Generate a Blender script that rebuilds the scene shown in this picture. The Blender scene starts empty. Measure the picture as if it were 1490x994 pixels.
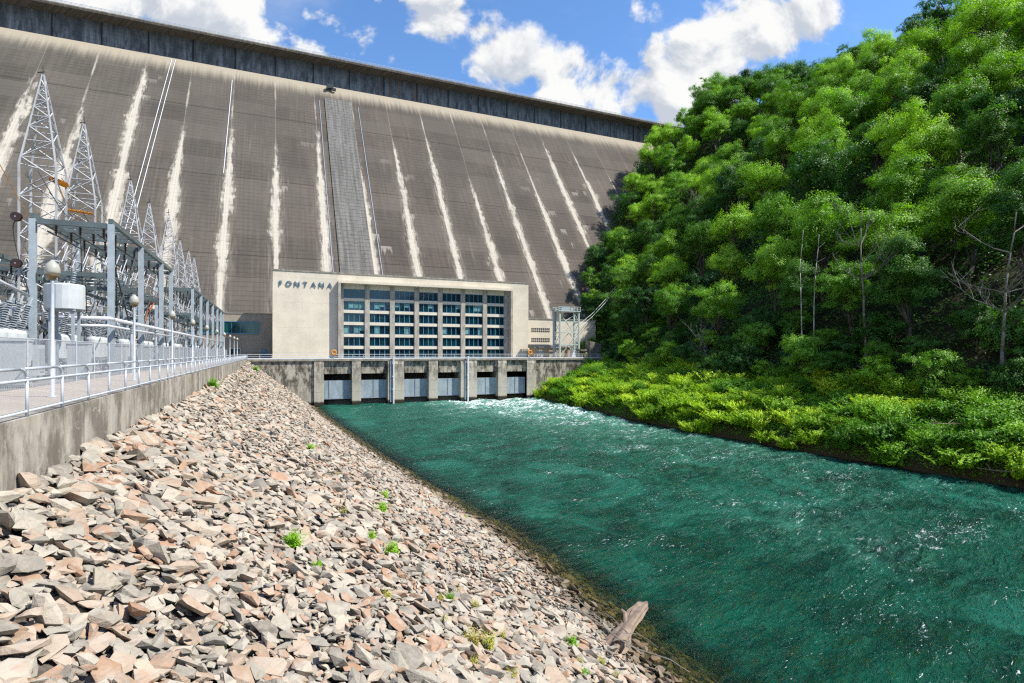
import bpy, bmesh, math, random
import numpy as np
from mathutils import Vector, Matrix
random.seed(7)
RNG = np.random.default_rng(11)
R = math.radians
SC = bpy.context.scene
COL = SC.collection
YAW = R(23.3); CS, SN = math.cos(YAW), math.sin(YAW)
SUN = Vector((2.4, -1.7, 3.7)).normalized()
ORD = ['nearest', 'second nearest', 'third nearest', 'fourth nearest', 'fifth nearest', 'sixth nearest', 'seventh nearest',
       'eighth nearest', 'ninth nearest', 'tenth nearest', 'eleventh nearest', 'twelfth nearest', 'thirteenth nearest', 'fourteenth nearest']

def proj(x, y, z):
    d = x*SN + y*CS
    return 745 + 809*(x*CS - y*SN)/d, 513 - 809*z/d, d

# ------------------------------------------------------------------ noise in numpy
def _h(ix, iy, seed):
    n = (ix.astype(np.int64)*374761393 + iy.astype(np.int64)*668265263 + seed*1442695041) & 0xffffffff
    n = ((n ^ (n >> 13))*1274126177) & 0xffffffff
    return ((n ^ (n >> 16)) & 0xffff)/65535.0
def vnoise(x, y, seed=0):
    ix, iy = np.floor(x), np.floor(y); fx, fy = x-ix, y-iy
    fx = fx*fx*fx*(fx*(fx*6-15)+10); fy = fy*fy*fy*(fy*(fy*6-15)+10)
    a, b, c, d = _h(ix, iy, seed), _h(ix+1, iy, seed), _h(ix, iy+1, seed), _h(ix+1, iy+1, seed)
    return (a*(1-fx)+b*fx)*(1-fy) + (c*(1-fx)+d*fx)*fy
def fbm(x, y, seed=0, o=4):
    s = 0; a = .5
    for k in range(o):
        s = s + a*vnoise(x, y, seed+k); x = x*2.03+13.1; y = y*2.03+7.7; a *= .5
    return s/(1-.5**o)
def sstep(a, b, x):
    t = np.clip((x-a)/(b-a), 0, 1); return t*t*(3-2*t)

# ------------------------------------------------------------------ shader expressions
NT = None
class E:
    def __init__(s, o): s.o = o
    def __add__(s, b): return mt('ADD', s, b)
    __radd__ = __add__
    def __sub__(s, b): return mt('SUBTRACT', s, b)
    def __rsub__(s, b): return mt('SUBTRACT', b, s)
    def __mul__(s, b): return mt('MULTIPLY', s, b)
    __rmul__ = __mul__
    def __truediv__(s, b): return mt('DIVIDE', s, b)
def put(sock, v):
    if isinstance(v, E): NT.links.new(v.o, sock)
    elif isinstance(v, bpy.types.NodeSocket): NT.links.new(v, sock)
    else:
        if sock.type == 'RGBA' and len(v) == 3: v = (*v, 1)
        sock.default_value = v
def mt(op, *a, clamp=False):
    n = NT.nodes.new('ShaderNodeMath'); n.operation = op; n.use_clamp = clamp
    for i, v in enumerate(a): put(n.inputs[i], v)
    return E(n.outputs[0])
def smooth(a, b, x):
    n = NT.nodes.new('ShaderNodeMapRange'); n.interpolation_type = 'SMOOTHSTEP'
    put(n.inputs[0], x); put(n.inputs[1], a); put(n.inputs[2], b)
    return E(n.outputs[0])
def noise(v, scale=1., detail=4., rough=.55, dist=0.):
    n = NT.nodes.new('ShaderNodeTexNoise'); put(n.inputs['Vector'], v)
    n.inputs['Scale'].default_value = scale; n.inputs['Detail'].default_value = detail
    n.inputs['Roughness'].default_value = rough; n.inputs['Distortion'].default_value = dist
    return E(n.outputs[0])
def white(v):
    n = NT.nodes.new('ShaderNodeTexWhiteNoise'); n.noise_dimensions = '3D'; put(n.inputs[0], v); return E(n.outputs[0])
def vec(x, y, z):
    n = NT.nodes.new('ShaderNodeCombineXYZ')
    for i, v in enumerate((x, y, z)): put(n.inputs[i], v)
    return E(n.outputs[0])
def pos():
    g = NT.nodes.new('ShaderNodeNewGeometry'); s = NT.nodes.new('ShaderNodeSeparateXYZ'); NT.links.new(g.outputs['Position'], s.inputs[0])
    return E(s.outputs[0]), E(s.outputs[1]), E(s.outputs[2]), E(g.outputs['Position']), E(g.outputs['Random Per Island'])
def opos():
    g = NT.nodes.new('ShaderNodeTexCoord'); return E(g.outputs['Object'])
def orand():
    g = NT.nodes.new('ShaderNodeObjectInfo'); return E(g.outputs['Random'])
def mixc(f, a, b, mode='MIX'):
    n = NT.nodes.new('ShaderNodeMix'); n.data_type = 'RGBA'; n.blend_type = mode; n.clamp_factor = True
    put(n.inputs[0], f); put(n.inputs[6], a); put(n.inputs[7], b); return E(n.outputs[2])
def ramp(f, stops):
    n = NT.nodes.new('ShaderNodeValToRGB'); put(n.inputs[0], f); e = n.color_ramp.elements
    while len(e) < len(stops): e.new(.5)
    for i, (p, c) in enumerate(stops): e[i].position = p; e[i].color = (*c, 1)
    return E(n.outputs[0])
def bump(h, strength=.5, dist=.1):
    n = NT.nodes.new('ShaderNodeBump'); n.inputs['Strength'].default_value = strength; n.inputs['Distance'].default_value = dist
    put(n.inputs['Height'], h); return E(n.outputs[0])
def start(name):
    global NT
    m = bpy.data.materials.new(name); m.use_nodes = True; NT = m.node_tree; NT.nodes.clear(); return m
def out(sh):
    o = NT.nodes.new('ShaderNodeOutputMaterial'); put(o.inputs[0], sh)
def princ(col, rough=.8, metal=0., spec=.5, normal=None, alpha=None):
    n = NT.nodes.new('ShaderNodeBsdfPrincipled'); put(n.inputs['Base Color'], mixc(1., col, (.74, .74, .74), 'MULTIPLY')); put(n.inputs['Roughness'], rough)
    n.inputs['Metallic'].default_value = metal; n.inputs['Specular IOR Level'].default_value = spec
    if normal is not None: put(n.inputs['Normal'], normal)
    return E(n.outputs[0])
def mixs(f, a, b):
    n = NT.nodes.new('ShaderNodeMixShader'); put(n.inputs[0], f); put(n.inputs[1], a); put(n.inputs[2], b); return E(n.outputs[0])
M = {}
def plain(name, col, rough=.6, metal=0., var=.15, scale=6., grime=None):
    m = start(name); p = opos()
    n = noise(p, scale, 5); c = mixc(smooth(.3, .75, n), tuple(v*(1-var) for v in col), tuple(min(1, v*(1+var)) for v in col))
    if grime: c = mixc(smooth(.52, .7, noise(p, scale*.4, 6, .7))*.6, c, grime)
    out(princ(c, rough, metal)); M[name] = m; return m

plain('steel_light', (.46, .53, .57), .45, .0, .10, 2., (.34, .36, .36))
plain('steel_green', (.12, .155, .155), .5, .0, .2, 1.)
plain('galvanized', (.58, .63, .69), .4, .1, .1, 3.)
plain('tower_steel', (.52, .53, .54), .5, .0, .12, 1., (.34, .30, .24))
plain('equip_white', (.62, .66, .66), .45, .0, .08, 1., (.5, .52, .5))
plain('equip_grey', (.42, .47, .50), .5, .0, .1, 1., (.3, .32, .3))
plain('alu_pipe', (.78, .80, .84), .3, .2, .06, 2.)
plain('porcelain_brown', (.05, .022, .014), .25, .0, .2, 4.)
plain('porcelain_grey', (.30, .34, .37), .3, .0, .15, 3.)
plain('dark_metal', (.035, .04, .042), .5, .0, .3, 2.)
plain('brass', (.26, .18, .08), .5, .0, .2, 2.)
plain('copper_rust', (.42, .15, .07), .6, .0, .2, 2.)
plain('orange_paint', (.85, .33, .02), .5, .0, .08, 2.)
plain('orange_insulator', (.50, .20, .02), .35, .0, .3, 5.)
plain('glass_globe', (.50, .49, .42), .25, .0, .05, 3.)
plain('white_paint', (.80, .82, .84), .4, .0, .05, 2.)
plain('pale_green_steel', (.55, .66, .62), .5, .0, .1, 1.5, (.42, .47, .42))
plain('shed_tan', (.50, .38, .24), .7, .0, .1, 1.)
plain('letter_metal', (.06, .17, .24), .35, .2, .15, 3.)
plain('gutter_steel', (.30, .34, .40), .5, .0, .1, 2.)
plain('frame_blue', (.10, .25, .38), .4, .1, .15, 2.)
plain('blind', (.14, .34, .34), .6, .0, .3, .8)
plain('deadwood', (.24, .22, .19), .9, .0, .3, 3.)
plain('driftwood', (.30, .22, .16), .9, .0, .25, 3., (.20, .17, .13))
plain('bark', (.10, .085, .07), .9, .0, .35, 3.)
plain('white_bark', (.52, .50, .46), .9, .0, .25, 2.)
plain('yellow_paint', (.75, .55, .12), .5)
plain('mast_red', (.6, .08, .05), .5)

def m_glass():
    m = start('window_glass'); x, y, z, p, isl = pos()
    n = white(vec(mt('FLOOR', x/1.27), 3., mt('FLOOR', (z+1.3)/2.97)))
    c = mixc(n, (.002, .015, .03), (.004, .05, .065))
    nn = bump(noise(p, .6, 2), .06, .3)
    out(princ(c, .08, 0, .6, nn)); M['window_glass'] = m
m_glass()
def m_glass2():
    m = start('teal_glass'); x, y, z, p, isl = pos()
    n = white(vec(mt('FLOOR', x/1.4), 3., 1.))
    c = mixc(n, (.002, .03, .04), (.01, .16, .15))
    out(princ(c, .08, 0, .6)); M['teal_glass'] = m
m_glass2()

def m_dam():
    m = start('dam_concrete'); x, y, z, p, isl = pos()
    big = noise(vec(x, z*.8, 0.), .05, 5, .6)
    fine = noise(vec(x*.9, 0., z*2.4), .6, 5, .65)
    vert = noise(vec(x*1.3, 0., z*.045), 1., 5, .65)
    vert2 = noise(vec(x*.28, 4., z*.03), 1., 4, .6)
    lx = smooth(-120., 60., x)
    base = mixc(lx, (.098, .090, .071), (.096, .078, .063))
    c = mixc(smooth(.35, .65, vert)*.36, base, (.20, .17, .135))
    c = mixc(smooth(.40, .62, big)*.6, c, (.068, .060, .050))
    c = mixc(smooth(.62, .74, vert2)*.35, c, (.30, .26, .21))
    c = mixc(smooth(.45, .62, fine)*.35, c, (.07, .06, .05))
    # pour lift joints every 1.52 m
    lift = z/1.524 + (noise(vec(x*.06, 0., z*.1), 1., 2)-.5)*.08
    lf = mt('FRACT', lift); lid = mt('FLOOR', lift)
    lr = noise(vec(x*.10, lid*3.7, 2.), 1., 4, .6)
    line = mt('SUBTRACT', 1., smooth(.0, .16, lf))
    c = mixc(line*smooth(.38, .58, lr)*.85, c, (.03, .026, .022))
    # block-wide tone: each monolith and lift a little different
    jx = (x-16.3)/15.24; jid = mt('FLOOR', jx+.5)
    tone = white(vec(mt('FLOOR', jx), 2., mt('FLOOR', lift/5.)))
    c = mixc(tone*.30, c, (.20, .175, .145))
    # big construction lines
    for zz, st in ((92.5, .75), (61., .5), (30.5, .5)):
        dl = mt('ABSOLUTE', z-zz-(noise(vec(x*.05, 0., 1.), 1., 1)-.5)*.4)
        c = mixc((1-smooth(.05, .32, dl))*st, c, (.03, .026, .022))
    # leached lime streaks running down from the contraction joints
    WH = (.58, .53, .44)
    dx = x-(jid*15.24+16.3)
    jr = white(vec(jid, 7., 1.))
    lo = 1-smooth(62., 112., z+jr*46-14)
    wig = (noise(vec(jid*5., 0., z*.35), 1., 4, .7)-.5)
    edge = (noise(vec(x*2.2, 0., z*.5), 1., 4, .7)-.5)
    rough = noise(vec(x*1.5, jid, z*.22), 1., 6, .74)-.5; blk = white(vec(mt('FLOOR', x/.8), jid, mt('FLOOR', z/1.524)))-.5
    for k, (hz, sd, th, amp) in enumerate(((.035, 1., .42, 4.6), (.09, 5., .455, 5.2))):
        nz = noise(vec(jid*7.3+sd, sd, z*hz), 1., 2, .5)
        lw = white(vec(jid, mt('FLOOR', z/(3.05 if k == 0 else 1.524)+jr*3), sd)); qf = mt('FRACT', z/(3.05 if k == 0 else 1.524)+jr*3)
        w = smooth(th-.08, th+.10, nz)*amp*(.70+.45*lw)*(.86+.14*qf)*lo*(1-.36*lx)
        side = (noise(vec(jid*9.1, sd+3., z*.03), 1., 2, .5)-.46)*(7. if k else 3.)*(1-.4*lx)
        ins = 1-smooth(-.9, .6, mt('ABSOLUTE', dx-side-wig*.5)-w*.5+rough*4.6+blk*.6)
        c = mixc(ins*smooth(.08, .5, w)*smooth(.34, .46, noise(vec(x*.9, k*3., z*.5), 1., 5, .7))*.92, c, WH)
    veil = (1-smooth(.5, 4.5, mt('ABSOLUTE', dx+rough*6.)))*lo*smooth(.40, .62, noise(vec(x*1.5, jid, z*.09), 1., 5, .7))
    c = mixc(veil*.6, c, (.30, .27, .22))
    # long drips hanging from a few lift joints
    q = z/9.1+white(vec(mt('FLOOR', x/5.), 1., 4.)); qf = mt('FRACT', q)
    dc = noise(vec(x*1.7, 0., mt('FLOOR', q)*4.1), 1., 3, .6); hs_ = smooth(.60, .66, noise(vec(x*.13, mt('FLOOR', q)*2.3, 8.), 1., 2, .5))*(1-.5*lx)
    c = mixc(hs_*smooth(1.22-dc, 1.40-dc, qf)*.8*lo, c, WH)
    cw = (.10+.75*lo*(1-.3*lx))*noise(vec(jid*3., 1., z*.16), 1., 4, .7)*1.5
    core = 1-smooth(-.15, .45, mt('ABSOLUTE', dx+wig*.5)-cw+rough*.9)
    c = mixc(core*smooth(.44, .56, noise(vec(jid*2.1, 5., z*.045), 1., 3, .6)+.18*lo-.07)*.9, c, WH)
    jl = 1-smooth(.0, .16, mt('ABSOLUTE', dx))
    c = mixc(jl*.5, c, (.36, .32, .26))
    # small spalls and horizontal efflorescence
    sp = noise(vec(x*.55, 0., z*1.5), 1., 5, .75)
    c = mixc(smooth(.70, .745, sp)*.8, c, (.58, .52, .43))
    hs = noise(vec(x*.16, 3., z*3.2), 1., 5, .7)
    c = mixc(smooth(.66, .72, hs)*smooth(.48, .6, noise(p, .06, 2))*.75, c, (.50, .44, .36))
    # clean pale band at the top, dirt beginning in vertical drips
    dr = noise(vec(x*.9, 0., z*.03), 1., 5, .7)
    c = mixc(smooth(108., 116., z-(dr-.5)*9.)*.9, c, (.47, .41, .31))
    b = bump(line*-.6+fine*.4, .5, .15)
    out(princ(c, .9, 0, .25, b)); M['dam'] = m
m_dam()
def m_strip():
    m = start('strip_concrete'); x, y, z, p, isl = pos()
    v = noise(vec(x*1.1, 0., z*.05), 1., 5, .65); f = noise(vec(x*.5, 0., z*1.6), 1., 5, .7)
    c = mixc(smooth(.35, .68, v), (.13, .124, .112), (.25, .24, .22))
    c = mixc(smooth(.48, .68, f)*.6, c, (.05, .052, .052))
    lf = mt('FRACT', z/1.524)
    c = mixc((1-smooth(.0, .18, lf))*.75, c, (.035, .035, .035))
    c = mixc(smooth(.66, .74, noise(vec(x*.8, 2., z*.5), 1., 5, .7))*.5, c, (.45, .44, .42))
    out(princ(c, .85, 0, .25, bump(lf, .5, .1))); M['strip'] = m
m_strip()
def m_parapet():
    m = start('parapet_concrete'); x, y, z, p, isl = pos()
    v = noise(vec(x*.9, 0., z*.06), 1., 5, .65); v2 = noise(vec(x*.35, 5., z*.12), 1., 5, .7)
    c = mixc(smooth(.35, .68, v), (.12, .13, .135), (.32, .33, .33))
    c = mixc(smooth(.42, .62, v2)*.75, c, (.045, .052, .056))
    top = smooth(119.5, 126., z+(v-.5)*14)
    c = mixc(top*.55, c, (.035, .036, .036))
    lf = mt('FRACT', z/1.524); c = mixc((1-smooth(.0, .12, lf))*.5, c, (.05, .05, .05))
    dx = mt('ABSOLUTE', mt('FRACT', (x-16.3)/15.24+.5)-.5)*15.24
    jn = 1-smooth(.15, .5, dx+(noise(vec(x*2., 0., z*.3), 1., 3)-.5)*.7)
    c = mixc(jn*.9, c, (.02, .02, .02))
    c = mixc(smooth(.63, .70, noise(vec(x*1.6, 9., z*.05), 1., 4, .7))*.7, c, (.42, .44, .43))
    ru = smooth(.5, .8, noise(vec(x*.5, 2., z*.03), 1., 3))*smooth(38., 55., x)*(1-smooth(62., 80., x))
    c = mixc(ru*.9, c, (.26, .11, .05))
    out(princ(c, .9, 0, .3)); M['parapet'] = m
m_parapet()

def concrete(name, base, dark, light, dirt=.5, lines=None, zfade=None, jx=None, pale=.3, wet=None, warm=None):
    m = start(name); x, y, z, p, isl = pos(); h = x+y*.73
    v = noise(vec(h*1.2, 0., z*.12), 1., 6, .65); b = noise(p, .25, 5, .6); f = noise(p, 3., 6, .65)
    c = mixc(smooth(.3, .7, b), tuple(q*.88 for q in base), tuple(q*1.08 for q in base))
    c = mixc(smooth(.35, .7, v)*pale, c, light)
    dm = smooth(.42, .58, noise(vec(h*.9, 3., z*.35), 1., 6, .72))
    if zfade: dm = dm*smooth(zfade[0], zfade[1], z+(v-.5)*3.)
    c = mixc(dm*dirt, c, dark)
    c = mixc(smooth(.5, .75, f)*.28, c, dark)
    e = mt('ABSOLUTE', noise(vec(h*.55, 1., z*.9), 1.3, 5, .6)-.5)
    c = mixc((1-smooth(.0, .022, e))*smooth(.45, .65, noise(p, .8, 4, .6))*pale*.9, c, light)
    c = mixc(smooth(.60, .68, noise(vec(h*1.6, 8., z*.5), 1.4, 6, .75))*pale*.8, c, light)
    if warm: c = mixc(smooth(.55, .7, noise(p, .5, 4, .6))*.35, c, warm)
    if lines:
        lf = mt('ABSOLUTE', mt('FRACT', z/lines+.5)-.5)*lines
        c = mixc((1-smooth(.01, .05, lf))*.5, c, dark)
    if jx:
        lf = mt('ABSOLUTE', mt('FRACT', h/jx+.5)-.5)*jx
        c = mixc((1-smooth(.01, .05, lf))*.6, c, dark)
    if wet is not None: c = mixc(1-smooth(wet-.2, wet+.3, z+(v-.5)*.6), c, (.035, .03, .018))
    out(princ(c, .88, 0, .3, bump(f, .25, .03))); M[name] = m
concrete('powerhouse_wall', (.84, .75, .59), (.50, .43, .33), (.92, .85, .72), .22, zfade=(14., 21.), pale=.30, lines=5.94)
concrete('powerhouse_frame', (.52, .48, .41), (.22, .18, .15), (.66, .63, .57), .45, pale=.4)
concrete('annex_wall', (.42, .36, .28), (.24, .20, .16), (.50, .44, .36), .25, lines=3.)
concrete('deck_wall', (.42, .38, .30), (.07, .06, .045), (.62, .57, .48), .95, zfade=(-14., -5.), pale=.7, lines=3.6, jx=6.1, wet=-11.0)
concrete('pier_concrete', (.52, .47, .38), (.11, .09, .07), (.66, .62, .52), .75, zfade=(-9., -3.), pale=.5, lines=2.2, wet=-11.0)
concrete('retaining_wall', (.38, .34, .275), (.12, .10, .08), (.66, .61, .53), .7, pale=.75, jx=9.2, warm=(.30, .20, .11))
concrete('walk_concrete', (.50, .42, .34), (.34, .29, .24), (.58, .52, .45), .3, jx=3.)
concrete('crest_concrete', (.13, .115, .095), (.06, .05, .04), (.34, .31, .26), .6)
concrete('cap_concrete', (.36, .33, .27), (.16, .14, .11), (.58, .55, .48), .5)
concrete('gate_steel', (.34, .42, .46), (.16, .19, .21), (.48, .55, .60), .35, pale=.6)
concrete('weathered_block', (.26, .24, .20), (.07, .065, .055), (.36, .34, .3), .6)

def m_rock(name, wet=False):
    m = start(name); x, y, z, p, isl = pos()
    oi = NT.nodes.new('ShaderNodeObjectInfo'); oc = NT.nodes.new('ShaderNodeSeparateColor'); NT.links.new(oi.outputs['Color'], oc.inputs[0])
    r = mt('FRACT', isl*E(oc.outputs[1])+E(oc.outputs[0]))
    r2 = mt('FRACT', r*17.3)
    n = noise(p, 3.2, 7, .68); n2 = noise(p, 1.1, 4, .6); st = noise(vec(x*2., y*2., z*12.), 1.2, 5, .6)
    c = ramp(r, [(0., (.22, .205, .185)), (.2, (.34, .325, .285)), (.48, (.46, .435, .38)), (.64, (.46, .385, .32)), (.76, (.38, .29, .22)), (.87, (.40, .235, .15)), (.94, (.52, .48, .40)), (1., (.15, .135, .12))])
    c = mixc(smooth(.40, .68, n)*.5, c, (.52, .48, .42))
    c = mixc(smooth(.50, .72, st)*.42, c, (.15, .13, .115))
    c = mixc(smooth(.52, .66, n2)*smooth(.55, .85, r2)*.7, c, (.40, .235, .15))
    c = mixc(1., c, (1.12, 1.07, .99), 'MULTIPLY'); wl = 1-smooth(-11.75, -11.0, z+(n2-.5)*.8)
    c = mixc(wl*.75, c, (.12, .085, .04))
    c = mixc((1-smooth(-12.2, -11.75, z))*.8, c, mixc(smooth(.4, .6, n2), (.13, .10, .03), (.42, .30, .08)))
    h = noise(p, 5., 8, .7)
    out(princ(c, .85, 0, .3, bump(h+st*.5, .6, .07))); M[name] = m
m_rock('rock')
def m_ground():
    m = start('ground'); x, y, z, p, isl = pos()
    n = noise(p, .5, 6); n2 = noise(p, 4., 6, .7)
    yard = mixc(n2, (.30, .28, .25), (.46, .43, .38))
    slope = mixc(smooth(.3, .7, n2), (.08, .068, .056), (.22, .19, .155))
    forest = mixc(smooth(.35, .65, n), (.022, .035, .010), (.05, .045, .022))
    bed = mixc(smooth(.3, .7, n2), (.06, .055, .02), (.34, .25, .07))
    c = mixc(smooth(-2.3, -1.7, z), slope, yard)
    c = mixc(smooth(40., 44., x), c, forest)
    mud = mixc(n2, (.035, .025, .015), (.13, .09, .05))
    c = mixc((1-smooth(-11.2, -10.0, z))*smooth(40., 44., x), c, mud)
    c = mixc(1-smooth(-12.2, -11.8, z), c, bed)
    out(princ(c, .95, 0, .2, bump(n2, .8, .2))); M['ground'] = m
m_ground()
def m_leaf(name, stops, trans=.38, sat=1.):
    stops = [(q, tuple(min(.75, v*g) for v, g in zip(c, (1.12, 1.22, 1.1)))) for q, c in stops]
    m = start(name); x, y, z, p, isl = pos(); o = orand()
    r = mt('FRACT', isl*1.0)
    f = r*.55+(o-.5)*.66+noise(p, .35, 2)*.50
    c = ramp(f, stops)
    d = NT.nodes.new('ShaderNodeBsdfPrincipled'); put(d.inputs['Base Color'], c); d.inputs['Roughness'].default_value = .48; d.inputs['Specular IOR Level'].default_value = .35
    t = NT.nodes.new('ShaderNodeBsdfTranslucent'); put(t.inputs[0], mixc(1., c, (1.0, 1.2, .40), 'MULTIPLY'))
    out(mixs(trans, E(d.outputs[0]), E(t.outputs[0]))); M[name] = m
m_leaf('leaf_bright', [(0., (.08, .165, .010)), (.35, (.165, .31, .018)), (.7, (.28, .44, .03)), (1., (.44, .57, .08))])
m_leaf('leaf_mid', [(0., (.04, .10, .010)), (.35, (.085, .195, .014)), (.7, (.155, .30, .024)), (1., (.26, .41, .05))])
m_leaf('leaf_dark', [(0., (.014, .055, .012)), (.35, (.036, .108, .018)), (.7, (.075, .175, .025)), (1., (.13, .24, .04))])
m_leaf('leaf_shrub', [(0., (.10, .20, .008)), (.35, (.22, .36, .012)), (.65, (.40, .52, .02)), (1., (.60, .64, .07))], .4)
m_leaf('leaf_shrub_green', [(0., (.05, .13, .008)), (.35, (.10, .23, .012)), (.7, (.18, .34, .02)), (1., (.30, .45, .04))], .4)
m_leaf('weed_leaf', [(0., (.10, .22, .01)), (.5, (.22, .40, .02)), (1., (.40, .50, .06))], .45)
m_leaf('weed_dry', [(0., (.30, .22, .05)), (.5, (.38, .36, .05)), (1., (.45, .30, .12))], .3)

def m_water():
    m = start('river_water'); x, y, z, p, isl = pos()
    a = NT.nodes.new('ShaderNodeAttribute'); a.attribute_name = 'depth'; dep = E(a.outputs['Fac'])
    a = NT.nodes.new('ShaderNodeAttribute'); a.attribute_name = 'turb'; tb = E(a.outputs['Fac'])
    # flow runs towards -y, slightly across; features are stretched across the view
    fx = x*.42+y*.10; fy = y*.98-x*.30
    n1 = noise(vec(fx, fy, 0.), .35, 5, .6, .6); n2 = noise(vec(fx, fy, 1.), 1.5, 6, .62, .8); n3 = noise(vec(fx*1.2, fy*1.2, 3.), 4.2, 5, .6, .4)
    c = mixc(smooth(.32, .66, n1), (.0, .030, .019), (.003, .075, .045))
    c = mixc(smooth(.45, .70, n2)*.3, c, (.008, .115, .066))
    c = mixc(smooth(30., 120., y+(n1-.5)*60.)*.35, c, (.025, .17, .11))
    c = mixc(smooth(.50, .64, noise(vec(x*.5, y*.35, 4.), .22, 5, .6, 1.))*.5, c, (.02, .18, .125))
    c = mixc(smooth(.1, .9, tb+(n2-.5)*1.2)*.6, c, (.10, .30, .21))
    h = n1*.8+n2*.72+n3*.34
    nb = bump(h, 1., 1.0)
    dif = NT.nodes.new('ShaderNodeBsdfDiffuse'); put(dif.inputs[0], c); put(dif.inputs['Normal'], nb)
    tr = NT.nodes.new('ShaderNodeBsdfTransparent'); put(tr.inputs[0], mixc(smooth(.1, 1.3, dep), (.96, .93, .76), (.60, .70, .40)))
    body = mixs(smooth(.15, 1.75, dep+(n2-.5)*.8), E(tr.outputs[0]), E(dif.outputs[0]))
    gl = NT.nodes.new('ShaderNodeBsdfGlossy'); gl.inputs['Roughness'].default_value = .14; put(gl.inputs[0], (1., 1., 1.)); put(gl.inputs['Normal'], nb)
    fr = NT.nodes.new('ShaderNodeFresnel'); fr.inputs[0].default_value = 1.33; put(fr.inputs['Normal'], nb)
    w = mixs(mt('MULTIPLY', E(fr.outputs[0]), .85), body, E(gl.outputs[0]))
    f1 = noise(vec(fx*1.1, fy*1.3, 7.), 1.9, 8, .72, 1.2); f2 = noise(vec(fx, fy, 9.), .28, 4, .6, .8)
    f3 = noise(vec(fx*1.5, fy*2.2, 4.), 3.6, 6, .7, .6)  # fine flecks: foam plus sun sparkle painted as white colour
    foam_sparkle = mt('MAXIMUM', smooth(.0, .12, f1+f2*.34+tb*.20-.83)*(.35+.45*tb), smooth(.0, .07, f3+f2*.36+tb*.08-.845)*.7)
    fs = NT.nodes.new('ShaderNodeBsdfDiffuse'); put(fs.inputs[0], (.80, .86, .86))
    out(mixs(foam_sparkle*smooth(.4, 1.4, dep), w, E(fs.outputs[0]))); M['water'] = m
m_water()

# ------------------------------------------------------------------ mesh builder
class MB:
    def __init__(s): s.v = []; s.f = []
    def add(s, vs, fs):
        o = len(s.v); s.v += [tuple(v) for v in vs]; s.f += [tuple(i+o for i in f) for f in fs]; return s
    def box(s, x0, x1, y0, y1, z0, z1):
        return s.add([(x0, y0, z0), (x1, y0, z0), (x1, y1, z0), (x0, y1, z0), (x0, y0, z1), (x1, y0, z1), (x1, y1, z1), (x0, y1, z1)],
                     [(0, 3, 2, 1), (4, 5, 6, 7), (0, 1, 5, 4), (1, 2, 6, 5), (2, 3, 7, 6), (3, 0, 4, 7)])
    def prism(s, pts, x0, x1):   # pts in (y,z), extruded along x
        n = len(pts)
        return s.add([(x0, y, z) for y, z in pts]+[(x1, y, z) for y, z in pts],
                     [tuple(range(n)), tuple(range(2*n-1, n-1, -1))]+[(i, i+n, (i+1) % n+n, (i+1) % n) for i in range(n)])
    def rod(s, a, b, r, n=6, r2=None, caps=True):
        a = Vector(a); b = Vector(b); d = (b-a)
        if d.length < 1e-6: return s
        d.normalize(); u = d.orthogonal().normalized() if abs(d.z) < .95 else Vector((1, 0, 0)).cross(d).normalized()
        w = d.cross(u); r2 = r if r2 is None else r2; vs = []
        ph = math.pi/4 if n == 4 else 0
        for c, rr in ((a, r), (b, r2)):
            for k in range(n):
                t = 2*math.pi*k/n+ph; vs.append(c+(u*math.cos(t)+w*math.sin(t))*rr)
        fs = [(k, (k+1) % n, n+(k+1) % n, n+k) for k in range(n)]
        if caps: fs += [tuple(range(n-1, -1, -1)), tuple(range(n, 2*n))]
        return s.add(vs, fs)
    def path(s, pts, r, n=6, taper=None):
        for i in range(len(pts)-1):
            ra = r if taper is None else r+(taper-r)*i/(len(pts)-1); rb = r if taper is None else r+(taper-r)*(i+1)/(len(pts)-1)
            s.rod(pts[i], pts[i+1], ra, n, rb)
        return s
    def lathe(s, prof, c=(0, 0, 0), n=12):   # prof: (r,z)
        vs = []; fs = []; m = len(prof)
        for r, z in prof:
            for k in range(n):
                t = 2*math.pi*k/n; vs.append((c[0]+r*math.cos(t), c[1]+r*math.sin(t), c[2]+z))
        for i in range(m-1):
            for k in range(n): fs.append((i*n+k, i*n+(k+1) % n, (i+1)*n+(k+1) % n, (i+1)*n+k))
        fs += [tuple(range(n-1, -1, -1)), tuple(range((m-1)*n, m*n))]
        return s.add(vs, fs)
    def build(s, name, mat, parent=None, smooth_=False, off=None):
        me = bpy.data.meshes.new(name)
        if off is None and parent is not None:
            q = parent; off = Vector((0, 0, 0))
            while q is not None: off = off+q.location; q = q.parent
        v = np.array(s.v, dtype=np.float64) if s.v else np.zeros((0, 3))
        if off is not None: v = v-np.array(off)
        me.from_pydata(v.tolist(), [], s.f); me.materials.append(M[mat] if isinstance(mat, str) else mat)
        if smooth_: me.polygons.foreach_set('use_smooth', [True]*len(me.polygons))
        me.update(); o = bpy.data.objects.new(name, me); COL.objects.link(o)
        if parent is not None: o.parent = parent
        return o
def tag(o, label=None, cat=None, group=None, kind=None):
    if label: o['label'] = label
    if cat: o['category'] = cat
    if group: o['group'] = group
    if kind: o['kind'] = kind
    return o
def thing(name, label, cat, loc=(0, 0, 0), group=None):
    o = bpy.data.objects.new(name, None); COL.objects.link(o); o.location = loc; o.empty_display_size = .3
    return tag(o, label, cat, group)
def copy_tree(o, parent=None):
    c = o.copy(); COL.objects.link(c); c.parent = parent
    for ch in list(o.children): copy_tree(ch, c)
    return c
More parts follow.
